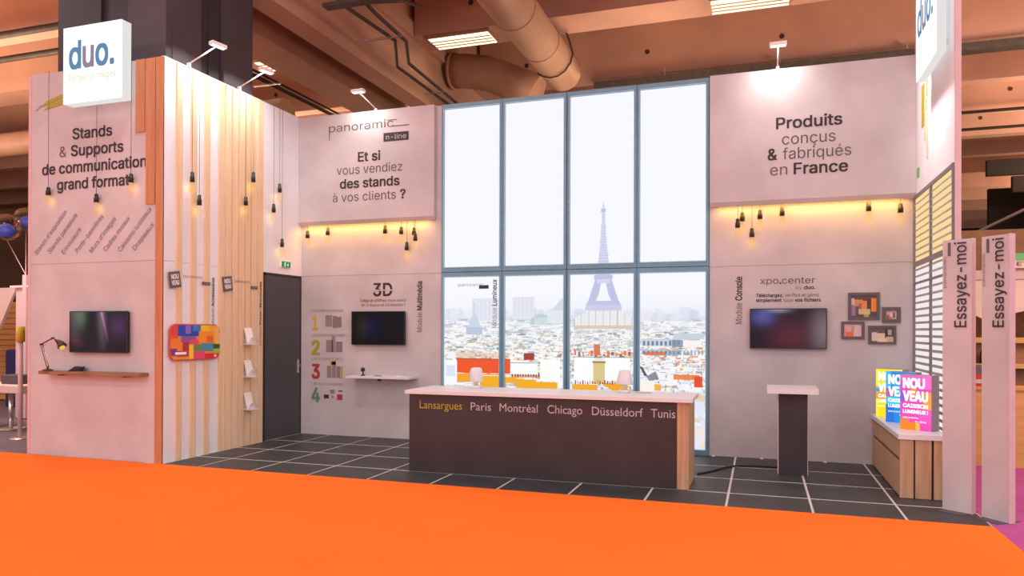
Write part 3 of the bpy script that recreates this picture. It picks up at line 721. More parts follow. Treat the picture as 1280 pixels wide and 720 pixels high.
# colourful rounded panel
t = thing('block_panel', 'rounded rectangular panel covered in bright toy block colours', 'panel', (XL + 0.04, 8.0, 1.54))
ya, yb, za, zb, rr = 7.558, 8.466, 1.298, 1.775, 0.11
def rounded(ya, yb, za, zb, rr, x):
    P_ = []
    for (cy_, cz_, a0) in ((yb - rr, zb - rr, 0), (ya + rr, zb - rr, 90), (ya + rr, za + rr, 180), (yb - rr, za + rr, 270)):
        for k in range(7):
            a = math.radians(a0 + 15 * k); P_.append((x, cy_ + rr * math.cos(a), cz_ + rr * math.sin(a)))
    return P_
MB().prism(rounded(ya, yb, za, zb, rr, 0), (XL + 0.022, 0, 0), (XL + 0.05, 0, 0)).build('backing', mat('panel_red', hexc('c9503c'), 0.5), t)
n_, m_ = 56, 30; img = np.zeros((m_, n_, 3)); img[:] = C_('e98a2c')
def blk(a, b, c, d, h): img[int(m_ * (1 - d)):int(m_ * (1 - c)), int(n_ * a):int(n_ * b)] = C_(h)
for q in ((0, .15, 0, .3, 'd8403c'), (.15, .60, 0, .32, '2448b8'), (.29, .40, 0, .25, '8a6fd0'), (.43, .58, .02, .2, '3a7fd0'), (.60, .80, 0, .2, 'f2c81e'), (.80, .9, .0, .5, 'f0a83a'), (.9, 1, 0, .6, 'f0b868'), (0, .15, .3, .42, 'e0522e'),
          (0, .24, .38, .66, 'f08420'), (.2, .5, .32, .5, '8d58a0'), (.24, .36, .5, .72, 'a83030'), (.36, .56, .42, .58, 'd8506c'), (.56, .86, .2, .5, 'f2952a'), (.72, .86, .32, .5, 'e06c1c'),
          (0, .14, .66, .86, '7a3c88'), (.14, .36, .72, .9, 'b83a5c'), (.36, .46, .56, 1, 'f4cf1c'), (.46, .62, .56, .74, '6f8a4a'), (.62, .86, .52, .74, '4a90a8'), (.86, 1, .56, .68, '2c5a2c'), (.86, 1, .68, .8, '9ac030'),
          (.46, .68, .74, 1, 'e0486c'), (.68, 1, .8, 1, 'd02c34'), (0, .36, .88, 1, 'e8a020'), (.88, .94, .84, .9, 'f8d0d0'), (.10, .32, .76, .80, 'ffffff')): blk(*q)
# cut rounded corners by building cells only inside the outline
cells = MB(); matl = printmat('block_print', 0.0, 0.3)
vs = []; fs = []; cc = []
for j in range(m_):
    for i in range(n_):
        y0, y1 = ya + (yb - ya) * i / n_, ya + (yb - ya) * (i + 1) / n_; z0, z1 = za + (zb - za) * j / m_, za + (zb - za) * (j + 1) / m_
        ym, zm = (y0 + y1) / 2, (z0 + z1) / 2; dy = max(0, ya + rr - ym, ym - (yb - rr)); dz = max(0, za + rr - zm, zm - (zb - rr))
        if dy * dy + dz * dz > (rr - 0.008) ** 2: continue
        n0 = len(vs); x = XL + 0.0515; vs += [(x, y0, z0), (x, y1, z0), (x, y1, z1), (x, y0, z1)]; fs.append((n0, n0 + 1, n0 + 2, n0 + 3)); cc.append(img[j, i] ** 2.2)
me = bpy.data.meshes.new('block_print'); me.from_pydata(vs, [], fs); ca = me.color_attributes.new('Ink', 'FLOAT_COLOR', 'CORNER')
c4 = np.ones((len(fs), 4)); c4[:, :3] = np.array(cc); ca.data.foreach_set('color', np.repeat(c4, 4, 0).astype('f').ravel()); me.materials.append(matl)
o = bpy.data.objects.new('block_print', me); COL.objects.link(o); o.parent = t; o.matrix_parent_inverse = world_inv(t)
# brochure holders
for k, lab in enumerate(('topmost', 'middle', 'lowest')):
    z = 1.49 - k * 0.475; y = 9.07
    t = thing('brochure_holder', lab + ' of the three white brochure holders on the slatted wall', 'holder', (XL + 0.03, y, z), 'white brochure holders on the slatted wall')
    MB().prism([(XL + 0.03, 0, z + 0.24), (XL + 0.036, 0, z + 0.24), (XL + 0.098, 0, z + 0.008), (XL + 0.092, 0, z + 0.0)], (0, y - 0.075, 0), (0, y + 0.085, 0)).build('back_plate', M['white2'], t)
    MB().prism([(XL + 0.022, 0, z - 0.004), (XL + 0.17, 0, z - 0.004), (XL + 0.17, 0, z + 0.002), (XL + 0.022, 0, z + 0.002)], (0, y - 0.085, 0), (0, y + 0.095, 0)).build('tray', M['white2'], t)
    box('wall_plate', M['white2'], (XL + 0.022, XL + 0.026, y - 0.04, y + 0.04, z, z + 0.2), t)
    MB().prism([(XL + 0.098, 0, z + 0.002), (XL + 0.16, 0, z + 0.10), (XL + 0.166, 0, z + 0.10), (XL + 0.104, 0, z + 0.002)], (0, y - 0.075, 0), (0, y + 0.085, 0)).build('lip', M['white2'], t)
# exit sign
t = thing('exit_sign', 'small green lit exit sign above the dark grey door', 'sign', (XL + 0.02, 10.0, 2.74))
box('housing', M['white2'], (XL, XL + 0.03, 9.885, 10.122, 2.69, 2.79), t)
box('sign_face', M['exit_green'], (XL + 0.03, XL + 0.034, 9.89, 10.117, 2.695, 2.785), t)
box('pictogram', M['exit_white'], (XL + 0.034, XL + 0.036, 9.96, 9.985, 2.705, 2.775), t); MB().prism([(XL + 0.034, 10.02, 2.73), (XL + 0.034, 10.06, 2.715), (XL + 0.034, 10.06, 2.765)], (0, 0, 0), (0.002, 0, 0)).build('pictogram', M['exit_white'], t)

# ---------------------------------------------------------------- pendant bulbs
PG = 'bare pendant bulbs hung on the stand walls'
def pendant(x, y, ztop, z1, z0, lab, group, r=0.033):
    """socket from z1 down to z0; cord up to ztop"""
    t = thing('pendant_lamp', lab, 'pendant lamp', (x, y, ztop), group)
    MB().tube([(x, y, ztop), (x, y, z1)], 0.003, 5).build('cord', M['ink'], t)
    MB().lathe([(0.012, 0.0), (r * 0.75, -0.01), (r * 0.8, -(z1 - z0) * 0.45), (r, -(z1 - z0) * 0.5), (r, -(z1 - z0))], (x, y, z1), 10).build('socket', M['black'], t)
    MB().lathe([(0.017, 0.0), (0.030, -0.03), (0.047, -0.07), (0.049, -0.095), (0.036, -0.125), (0.010, -0.14)], (x, y, z0), 12).build('bulb', M['bulb'], t)
    l = bpy.data.lights.new('bulb_light', 'POINT'); l.energy = 0.22; l.color = (1.0, 0.55, 0.15); l.shadow_soft_size = 0.04
    lo = bpy.data.objects.new('bulb_light', l); lo.location = (x, y, z0 - 0.08); COL.objects.link(lo)
for x, z1, z0, lab in ((-9.064, 3.607, 3.50, 'leftmost'), (-8.223, 3.473, 3.36, 'middle'), (-7.65, 3.70, 3.585, 'rightmost')):
    pendant(x, YF - 0.055, H, z1, z0, lab + ' of the three long pendant bulbs on the pink front wall', PG)
for y, z1, z0, lab in ((7.90, 3.78, 3.645, 'high pendant bulb on the slatted wall under the nearer spotlight'), (8.032, 3.50, 3.36, 'lower pendant bulb just right of the first on the slatted wall'),
                       (8.972, 3.64, 3.51, 'lower pendant bulb in the dense slats under the second spotlight'), (9.14, 4.03, 3.88, 'highest pendant bulb hanging in the dense slats'),
                       (9.622, 3.64, 3.505, 'pendant bulb just right of the last slat, first of three over the door'), (9.77, 3.98, 3.84, 'highest of the three pendant bulbs over the grey door'),
                       (9.836, 3.13, 2.998, 'lowest pendant bulb, just above the exit sign')):
    pendant(XL + 0.075, y, H, z1, z0, lab, PG, 0.030)
ord7 = ['leftmost', 'second', 'third', 'fourth', 'fifth', 'sixth', 'rightmost']
for k, (x, z1, z0) in enumerate(((-7.011, 3.323, 3.20), (-6.634, 3.36, 3.235), (-5.595, 3.355, 3.22), (-5.314, 3.318, 3.20), (-5.216, 3.076, 2.945), (-5.093, 3.296, 3.175), (-5.031, 3.194, 3.075))):
    pendant(x, YB - 0.07 - (0.08 if k == 6 else 0), 3.405, z1, z0, ['leftmost bulb under the ledge beside the door corner', 'second bulb from the left under the ledge left of the windows', 'third bulb from the left under the ledge left of the windows', 'fourth bulb under the left ledge, left of the lowest one', 'lowest hanging bulb under the ledge left of the windows', 'higher of the two close bulbs at the right end of the left ledge', 'rightmost bulb under the left ledge, close to the window frame'][k], PG)
for k, (x, z1, z0) in enumerate(((-0.29, 3.205, 3.08), (-0.233, 3.295, 3.175), (-0.11, 3.079, 2.96), (-0.008, 3.322, 3.195), (0.269, 3.351, 3.225), (1.307, 3.36, 3.237), (1.671, 3.321, 3.20))):
    pendant(x, YB - 0.07 - (0.08 if k == 0 else 0), 3.385, z1, z0, ['leftmost bulb under the ledge right of the windows', 'higher bulb right beside the leftmost under the right ledge', 'lowest hanging bulb under the ledge right of the windows', 'bulb just right of the lowest one under the right ledge', 'bulb above the wall screen caption under the right ledge', 'second bulb from the right under the right ledge', 'rightmost bulb under the right ledge by the blinds corner'][k], PG)

# ---------------------------------------------------------------- arm spotlights
def spot(base, head, d, lab, power=11):
    """base on the wall top, head centre, d = unit vector along the head's long side"""
    t = thing('arm_spotlight', lab, 'spotlight', base, 'arm spotlights clipped to the wall tops')
    b, h_, d = Vector(base), Vector(head), Vector(d).normalized()
    MB().obox(b, (0.02, 0, 0), (0, 0.02, 0), (0, 0, 0.03)).build('clamp', M['steelwhite'], t)
    MB().tube([b + Vector((0, 0, 0.02)), b.lerp(h_, 0.95)], 0.011, 6).build('arm', M['steelwhite'], t)
    w = d.cross(Vector((0, 0, 1))).normalized()
    hd = MB().obox(h_, d * 0.105, w * 0.045, (0, 0, 0.022)).build('lamp_head', M['steelwhite'], t)
    MB().obox(h_ - Vector((0, 0, 0.024)), d * 0.09, w * 0.035, (0, 0, 0.002)).build('lamp_lens', M['spotface'], hd)
    aim = Vector((b.x, b.y, b.z - 1.6)) - h_
    o = area('spot_light', tuple(h_ - Vector((0, 0, 0.03))), 0.22, power, (1.0, 0.97, 0.90), sy=0.09, spread=math.radians(150))
    o.rotation_euler = aim.to_track_quat('-Z', 'Y').to_euler()
spot((XL, 7.911, H + 0.03), (XL + 0.42, 7.97, H + 0.27), (0.3, 1, -0.05), 'nearer arm spotlight over the slatted wall, in front of the column')
spot((XL, 8.910, H + 0.03), (XL + 0.42, 8.97, H + 0.27), (0.3, 1, -0.05), 'second arm spotlight over the slatted wall, right of the column')
spot((-5.801, YB, H + 0.03), (-5.90, YB - 0.38, H + 0.23), (1, 0, 0), 'arm spotlight on the back wall left of the windows', 7.5)
spot((0.211, YB, H + 0.03), (0.21, YB - 0.38, H + 0.22), (1, 0, 0), 'arm spotlight on the back wall right of the windows', 8)

# ---------------------------------------------------------------- illuminated signs
def duo(t, fr, p, w, N):
    R, U = FR[fr]; p = Vector(p)
    lettering([('d', 0.022, M['blue_ink']), ('u', 0.022, M['grey_ink']), ('o', 0.022, M['blue_ink']), ('.', 0.022, M['blue_ink'])], fr, p + R * (w * 0.10) + U * (w * 0.46), w * 0.78, w * 0.36, t, off=0.002)
    lettering([("Porteur d'images", 0, M['pale_ink'])], fr, p + R * (w * 0.10) + U * (w * 0.29), w * 0.80, w * 0.085, t, off=0.002)
t = thing('light_box_sign', 'square white lit shop sign above the pink front wall', 'sign', (-8.1, YF - 0.2, 4.62))
x0, x1, z0, z1, yy = -8.60, -7.63, 4.625, 5.61, YF - 0.22
sf = box('sign_face', M['sign'], (x0, x1, yy - 0.01, yy, z0, z1), t); box('sign_body', M['signside'], (x0, x1, yy, YF - 0.08, z0, z1), t)
for bx in (x0 + 0.2, x1 - 0.2): box('bracket', M['steelwhite'], (bx, bx + 0.04, YF - 0.08, YF, 4.72, 4.76), t)
duo(sf, 'back', (x0, yy - 0.01, z0), 0.97, None)
t = thing('light_box_sign', 'white lit shop sign cut by the frame on top of the right wall', 'sign', (XR - 0.15, 9.1, 4.5))
x_, ya_, yb_ = 1.685, 8.50, 9.50
sf = box('sign_face', M['sign'], (x_, x_ + 0.01, ya_, yb_, 4.555, 5.55), t); box('sign_body', M['signside'], (x_ + 0.01, XR - 0.06, ya_, yb_, 4.555, 5.55), t)
for by in (8.7, 9.3): box('bracket', M['steelwhite'], (XR - 0.06, XR, by, by + 0.04, 4.7, 4.74), t)
duo(sf, 'right', (x_, yb_, 4.555), 1.0, None)
# print on the right wall under the sign
m = MB()
m.box(XR - 0.004, XR, 9.70, 9.78, 4.30, 4.72); m.box(XR - 0.004, XR, 9.86, 10.04, 4.15, 4.66); m.build('pencil_graphic', M['lime'], wr)
box('slat', M['wood_slat'], (XR - 0.006, XR, 9.67, 9.74, 3.72, 4.45), wr); box('slat', M['wood_slat'], (XR - 0.006, XR, 9.80, 9.86, 3.95, 4.45), wr)
box('green_mark', M['limegreen'], (XR - 0.004, XR, 10.18, 10.30, 3.60, 3.72), wr)

# window with blinds in the right wall
bl = thing('blind_panel', 'backlit window with white slatted blinds and dark bars in right wall', 'window', (XR, 9.45, 0.3))
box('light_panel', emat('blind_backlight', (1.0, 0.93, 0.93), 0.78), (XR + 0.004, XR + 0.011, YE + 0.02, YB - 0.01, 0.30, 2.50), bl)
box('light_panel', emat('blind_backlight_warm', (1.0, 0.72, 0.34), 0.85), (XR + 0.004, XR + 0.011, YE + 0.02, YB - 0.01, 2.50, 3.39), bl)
BF = mat('blind_frame', (0.19, 0.19, 0.22), 0.5)
for (a, b) in ((YE, YE + 0.035), (9.475, 9.515), (YB - 0.035, YB - 0.002)): box('post', BF, (XR - 0.020, XR + 0.004, a, b, 0.30, 3.40), bl)
for (c, d) in ((3.36, 3.40), (2.51, 2.57), (2.29, 2.315), (0.30, 0.34)):
    for (a, b) in ((YE + 0.035, 9.475), (9.515, YB - 0.035)): box('rail', BF, (XR - 0.018, XR + 0.004, a, b, c, d), bl)
slat_me = {}
SW = mat('blind_slat', (0.30, 0.27, 0.28), 0.5)
z = 0.42
while z < 3.32:
    if not (2.47 < z < 2.61):
        for (a, b) in ((YE + 0.04, 9.47), (9.52, YB - 0.04)):
            MB().prism([(XR - 0.014, 0, z - 0.014), (XR - 0.012, 0, z - 0.017), (XR - 0.000, 0, z + 0.008), (XR - 0.002, 0, z + 0.012)], (0, a, 0), (0, b, 0)).build('slat', SW, bl)
    z += 0.082
area('sconce_wash', (XR - 0.7, 9.2, 5.95), 0.3, 34, (1.0, 0.97, 0.96), (0, math.radians(-38), 0), sy=0.8, spread=math.radians(75))  # unseen light added to whiten the upper right wall

# ---------------------------------------------------------------- screens
SCR = printmat('screen_patches', 0.5, 0.3)  # faint emissive streaks and patches laid over the dark screen glass
def tv(x0, x1, z0, z1, Y, lab, fn=None):
    t = thing('television', lab, 'television', ((x0 + x1) / 2, Y, z0), 'flat screens on the stand walls')
    box('casing', M['black'], (x0 + 0.01, x1 - 0.01, Y - 0.055, Y - 0.02, z0 + 0.01, z1 - 0.01), t)
    b = 0.012; m = MB(); yy = Y - 0.07
    for q in ((x0, x0 + b, z0, z1), (x1 - b, x1, z0, z1), (x0 + b, x1 - b, z0, z0 + b), (x0 + b, x1 - b, z1 - b, z1)): m.box(q[0], q[1], yy, yy + 0.02, q[2], q[3])
    m.build('bezel', M['black'], t)
    box('screen', M['screen'], (x0 + b, x1 - b, yy + 0.004, yy + 0.016, z0 + b, z1 - b), t)
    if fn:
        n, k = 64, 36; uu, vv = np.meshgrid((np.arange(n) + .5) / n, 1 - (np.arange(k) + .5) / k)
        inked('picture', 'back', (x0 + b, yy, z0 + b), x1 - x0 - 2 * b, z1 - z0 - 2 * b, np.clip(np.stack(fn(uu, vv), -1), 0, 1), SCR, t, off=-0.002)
    box('wall_bracket', M['black'], ((x0 + x1) / 2 - 0.15, (x0 + x1) / 2 + 0.15, Y - 0.02, Y - 0.001, z0 + 0.12, z1 - 0.12), t)
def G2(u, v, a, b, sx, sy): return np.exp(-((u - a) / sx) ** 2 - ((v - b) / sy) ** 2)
def patches_front(u, v):      # u right, v down
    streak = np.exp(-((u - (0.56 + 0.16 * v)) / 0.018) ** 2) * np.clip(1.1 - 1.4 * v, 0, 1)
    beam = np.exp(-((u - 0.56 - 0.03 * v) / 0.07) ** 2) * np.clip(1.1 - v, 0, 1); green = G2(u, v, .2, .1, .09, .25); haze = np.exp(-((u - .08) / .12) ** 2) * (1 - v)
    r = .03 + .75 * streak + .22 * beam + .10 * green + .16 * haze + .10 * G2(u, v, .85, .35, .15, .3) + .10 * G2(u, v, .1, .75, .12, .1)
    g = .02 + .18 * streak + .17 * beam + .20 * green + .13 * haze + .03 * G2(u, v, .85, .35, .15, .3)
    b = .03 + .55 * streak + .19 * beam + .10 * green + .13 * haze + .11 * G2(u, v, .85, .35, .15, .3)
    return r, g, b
def patches_right(u, v):
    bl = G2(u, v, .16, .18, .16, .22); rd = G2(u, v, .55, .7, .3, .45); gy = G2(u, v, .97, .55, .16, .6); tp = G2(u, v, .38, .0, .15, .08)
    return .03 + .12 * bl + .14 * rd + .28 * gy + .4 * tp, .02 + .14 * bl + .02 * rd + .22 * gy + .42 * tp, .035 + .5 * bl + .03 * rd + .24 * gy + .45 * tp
def patches_left(u, v):
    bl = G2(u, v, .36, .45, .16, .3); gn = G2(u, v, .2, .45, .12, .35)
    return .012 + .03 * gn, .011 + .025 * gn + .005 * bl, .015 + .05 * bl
tv(-8.66, -7.685, 1.395, 1.94, YF, 'black wall television above the wooden shelf on the pink front wall', patches_front)
tv(-6.19, -5.245, 1.467, 2.0, YB, 'black wall television under the 3D caption left of the windows', patches_left)
tv(-0.135, 0.818, 1.472, 2.003, YB, 'black wall television above the console right of the windows', patches_right)

# ---------------------------------------------------------------- shelves and what stands on them
t = thing('wall_shelf', 'long rustic wooden wall shelf on the pink front wall', 'shelf', (-7.96, YF - 0.17, 1.13))
box('board', M['wood_shelf'], (-9.10, -7.40, YF - 0.16, YF, 1.105, 1.150), t, 0.004)
for x in (-8.8, -7.7): box('bracket', M['black'], (x, x + 0.03, YF - 0.12, YF, 1.09, 1.105), t)
t = thing('desk_lamp', 'bronze articulated desk lamp at the left end of the wooden shelf', 'lamp', (-8.68, YF - 0.18, 1.165))
bx, by = -8.96, YF - 0.135; LM = mat('bronze', (0.10, 0.055, 0.045), 0.4, metal=0.6)
MB().lathe([(0.065, 0), (0.065, 0.012), (0.05, 0.02), (0.015, 0.03), (0.012, 0.06)], (bx, by, 1.150), 16).build('base', LM, t)
def arm2(a, b):
    a, b = Vector(a), Vector(b)
    for dy in (-0.014, 0.014): MB().tube([a + Vector((0, dy, 0)), b + Vector((0, dy, 0))], 0.005, 5).build('arm', LM, t)
j0, j1, j2 = (bx, by, 1.20), (-9.075, by, 1.50), (-8.87, by, 1.585)
arm2(j0, j1); arm2(j1, j2)
MB().tube([(bx + 0.025, by, 1.20), (-9.045, by, 1.48)], 0.004, 5).build('spring', M['chrome'], t); MB().tube([(-9.05, by, 1.475), (-8.88, by, 1.55)], 0.004, 5).build('spring', M['chrome'], t)
for p in (j1, j2): MB().tube([Vector(p) - Vector((0, 0.02, 0)), Vector(p) + Vector((0, 0.02, 0))], 0.012, 8).build('joint', LM, t)
MB().tube([j2, (-8.82, by, 1.555)], 0.006, 5).build('neck', LM, t)
MB().tube([(-8.83, by, 1.56), (-8.78, by, 1.54), (-8.735, by, 1.51), (-8.705, by, 1.475)], [0.012, 0.028, 0.045, 0.058], 14).build('lamp_shade', LM, t)
MB().tube([(-8.74, by, 1.49), (-8.70, by, 1.455)], [0.03, 0.035], 10).build('lamp_bulb', emat('desk_bulb', (1.0, 0.6, 0.15), 0.75), t)
# low dark tangled object on the shelf
t = thing('cable_coil', 'small dark coil of cable lying on the wooden shelf', 'cable', (-8.22, YF - 0.17, 1.165))
for k in range(4):
    m = MB(); c = (-8.53 + 0.02 * k, YF - 0.085)
    m.tube([(c[0] + (0.10 - 0.012 * k) * math.cos(a), c[1] + 0.055 * math.sin(a), 1.161 + 0.014 * k + 0.004 * math.sin(3 * a)) for a in np.linspace(0, 2 * math.pi, 20)], 0.009, 6).build('loop', M['ink'], t)
box('plug', M['tray'], (-8.55, -8.47, YF - 0.105, YF - 0.065, 1.150, 1.215), t, 0.006)

t = thing('wall_shelf', 'thin white wall shelf under the television left of the windows', 'shelf', (-5.6, YB - 0.15, 0.97))
box('board', M['white'], (-6.16, -5.06, YB - 0.30, YB, 0.950, 0.985), t, 0.003)
box('bracket', M['black'], (-5.62, -5.58, YB - 0.26, YB - 0.20, 0.915, 0.950), t)
t = thing('figurine', 'small dark spherical desk gadget on the white shelf', 'gadget', (-5.94, YB - 0.15, 0.985))
MB().lathe([(0.035, 0), (0.035, 0.012), (0.012, 0.02), (0.010, 0.06)], (-5.93, YB - 0.15, 0.985), 12).build('base', M['black'], t)
MB().lathe([(0.008, 0), (0.030, 0.012), (0.038, 0.035), (0.028, 0.06), (0.008, 0.07)], (-5.935, YB - 0.15, 1.045), 12).build('head', M['black'], t)
o = box('remote_control', M['ink_light'], (-5.72, -5.60, YB - 0.2, YB - 0.15, 0.985, 0.997), None, 0.003); tag(o, 'small grey remote control lying on the white shelf', 'remote')
o = box('card_stack', M['white2'], (-5.34, -5.24, YB - 0.2, YB - 0.12, 0.985, 0.997), None, 0.001); tag(o, 'small stack of white cards near the shelf right end', 'cards')

# ---------------------------------------------------------------- picture frames
def frame(u0, u1, v0, v1, cells_, lab, b=0.045):
    x0, z1 = WP(u0, v0); x1, z0 = WP(u1, v1)
    t = thing('picture_frame', lab, 'picture', ((x0 + x1) / 2, YB, z0), 'dark framed photos beside the right screen')
    m = MB()
    for q in ((x0, x0 + b, z0, z1), (x1 - b, x1, z0, z1), (x0 + b, x1 - b, z0, z0 + b), (x0 + b, x1 - b, z1 - b, z1)): m.box(q[0], q[1], YB - 0.025, YB, q[2], q[3])
    m.build('frame', M['ink_mid'], t)
    n = 24; k = 16; im = np.zeros((k, n, 3)); im[:] = C_('57484a')
    for (a, b_, c, d, h) in cells_: im[int(k * (1 - d)):int(round(k * (1 - c))), int(n * a):int(round(n * b_))] = C_(h)
    inked('photo', 'back', (x0 + b, YB, z0 + b), x1 - x0 - 2 * b, z1 - z0 - 2 * b, im ** 2.2, FP, t, off=0.010)
FP = printmat('photo_print', 0.0, 0.4)
frame(1060, 1099.5, 366, 400, [(0, 1, 0, .2, '5c4a48'), (0, .14, .1, .4, 'd8b8b8'), (0, .16, .45, .9, '9a7aa8'), (.16, .45, .2, .45, 'c89060'), (.3, .45, .35, .6, 'a85a4a'), (.45, .62, .25, .6, 'e88a3c'), (.66, .8, .2, .75, '4a3840'), (.82, .98, .12, .75, 'f08a24'), (.3, .75, .65, .85, 'c8b890'), (.5, .7, .9, 1, 'c0a040'), (.2, .3, .5, .8, '6a4a40')], 'largest dark framed photo, upper left of the four', 0.038)
frame(1102.5, 1125.5, 384, 403.5, [(0, 1, 0, 1, 'cfa8ac'), (.1, .3, .5, 1, '8a5a60'), (.45, .6, .3, .9, 'e8d0d4'), (.7, .85, .2, .8, '70545c'), (.2, .6, .75, .9, 'b85a4a')], 'small dark framed photo, rightmost of the four')
frame(1051.5, 1080.5, 402, 424, [(0, 1, 0, 1, 'd8b8b0'), (0, .45, .1, .6, 'e0a0a8'), (.1, .55, .6, 1, 'e0703c'), (.45, .62, .1, .6, 'b09a80'), (.6, 1, .1, .9, 'd4bcc0')], 'dark framed photo with orange patch, lower left of the four', 0.034)
frame(1085, 1120, 407, 430.5, [(0, 1, 0, .3, '6a5a50'), (.05, .3, .3, .9, 'd8c8c4'), (.3, .65, .35, .9, 'e0c8a8'), (.65, .75, .1, .7, '3a3030'), (.75, .9, .1, .5, 'b0a898'), (.7, 1, .6, 1, 'c8b89c'), (.3, .7, .75, 1, 'e8d8b8')], 'wide dark framed photo at the bottom of the four', 0.030)

# ---------------------------------------------------------------- counter
t = thing('reception_counter', 'long dark reception counter with white top and oak end panel', 'counter', (-2.4, 8.45, 0))
fp = box('front_panel', M['dark_panel'], (-4.025, -0.845, 8.10, 8.12, 0.006, 0.937), t)
box('side_panel', M['oak'], (-0.845, -0.790, 8.09, 8.13, 0.006, 0.937), t)
for i, (a, b) in enumerate(((8.09, 8.34), (8.342, 8.59), (8.592, 8.84))): box('end_plank', M['oak'], (-0.790, -0.725, a, b, 0.006, 0.937), t)
box('side_panel', M['dark_panel'], (-4.025, -3.98, 8.12, 8.80, 0.006, 0.937), t)
box('back_shelf', M['white'], (-3.98, -0.79, 8.12, 8.76, 0.48, 0.50), t)
box('worktop', M['white'], (-4.062, -0.682, 8.05, 8.86, 0.937, 0.981), t, 0.003)
USE_SANS = False
CT = [('Lansargues', -3.885, -3.335, M['lime']), ('Paris', -3.225, -2.97, M['ink_white']), ('Montréal', -2.865, -2.405, M['ink_white']), ('Chicago', -2.29, -1.885, M['ink_white']), ('Düsseldorf', -1.775, -1.21, M['ink_white']), ('Tunis', -1.125, -0.865, M['ink_white'])]
for s_, a, b, mt in CT: lettering([(s_, -0.006, mt)], 'back', (a, 8.10, 0.765), b - a, 0.068, fp)
USE_SANS = True
def table_lamp(x, y, lab, on=False):
    z = 0.981; t = thing('table_lamp', lab, 'lamp', (x, y, z), 'small white mushroom lamps on the counter')
    m = M['white']
    MB().lathe([(0.068, 0), (0.068, 0.03), (0.06, 0.036)], (x, y, z), 20).build('base', m, t)
    MB().lathe([(0.022, 0.036), (0.016, 0.13)], (x, y, z), 12).build('stem', m, t)
    sh = [(0.080, 0.085), (0.082, 0.09), (0.080, 0.20), (0.070, 0.245), (0.045, 0.258)] if on else [(0.098, 0.10), (0.101, 0.105), (0.066, 0.245), (0.058, 0.258), (0.03, 0.262)]
    MB().lathe(sh, (x, y, z), 24).build('lamp_shade', m, t)
table_lamp(-3.36, 8.62, 'small pale round topped table lamp on the left half of the counter', True)
table_lamp(-1.50, 8.60, 'small pale table lamp with tapering shade on the right half of the counter')
o = box('notepad', M['ink_white'], (-1.38, -1.20, 8.56, 8.70, 0.981, 0.988)); tag(o, 'thin notepad lying beside the right lamp on the counter', 'notepad')
o = box('leaflet', M['white2'], (-3.78, -3.60, 8.5, 8.68, 0.981, 0.985)); tag(o, 'white leaflet lying left of the left lamp on the counter', 'leaflet')

# ---------------------------------------------------------------- console
t = thing('console_stand', 'narrow dark console pedestal with white top under the television', 'console', (0.37, 9.5, 0))
box('pedestal', M['dark_panel'], (0.207, 0.527, 9.37, 9.62, 0.004, 0.985), t)
box('edge_trim', M['pinkwhite'], (0.199, 0.207, 9.365, 9.62, 0.004, 0.985), t); box('edge_trim', M['pinkwhite'], (0.527, 0.533, 9.365, 9.62, 0.004, 0.985), t)
MB().prism([(0.075, 9.16, 0.975), (0.075, 9.16, 1.035), (0.075, 9.66, 1.045), (0.075, 9.66, 0.985)], (0, 0, 0), (0.56, 0, 0)).build('top_board', M['white'], t)
o = MB().tube([(-0.70, 9.0, 0.015), (-0.55, 9.25, 0.012), (-0.42, 9.52, 0.016), (-0.30, 9.70, 0.012), (-0.1, 9.78, 0.012), (0.12, 9.80, 0.012), (0.25, 9.78, 0.012), (0.28, 9.62, 0.012)], 0.012, 6).build('floor_cable', M['black'])
tag(o, 'black cable on the tiles running from counter to console', 'cable')
for x, lab in ((-0.62, 'small white clip at the wall foot beside the window'), (0.0, 'small white clip at the wall foot left of the console'), (0.78, 'small white clip at the wall foot right of the console')):
    o = box('floor_clip', M['white2'], (x, x + 0.035, YB - 0.09, YB - 0.02, 0.004, 0.012)); tag(o, lab, 'clip', 'floor clips along the back wall')

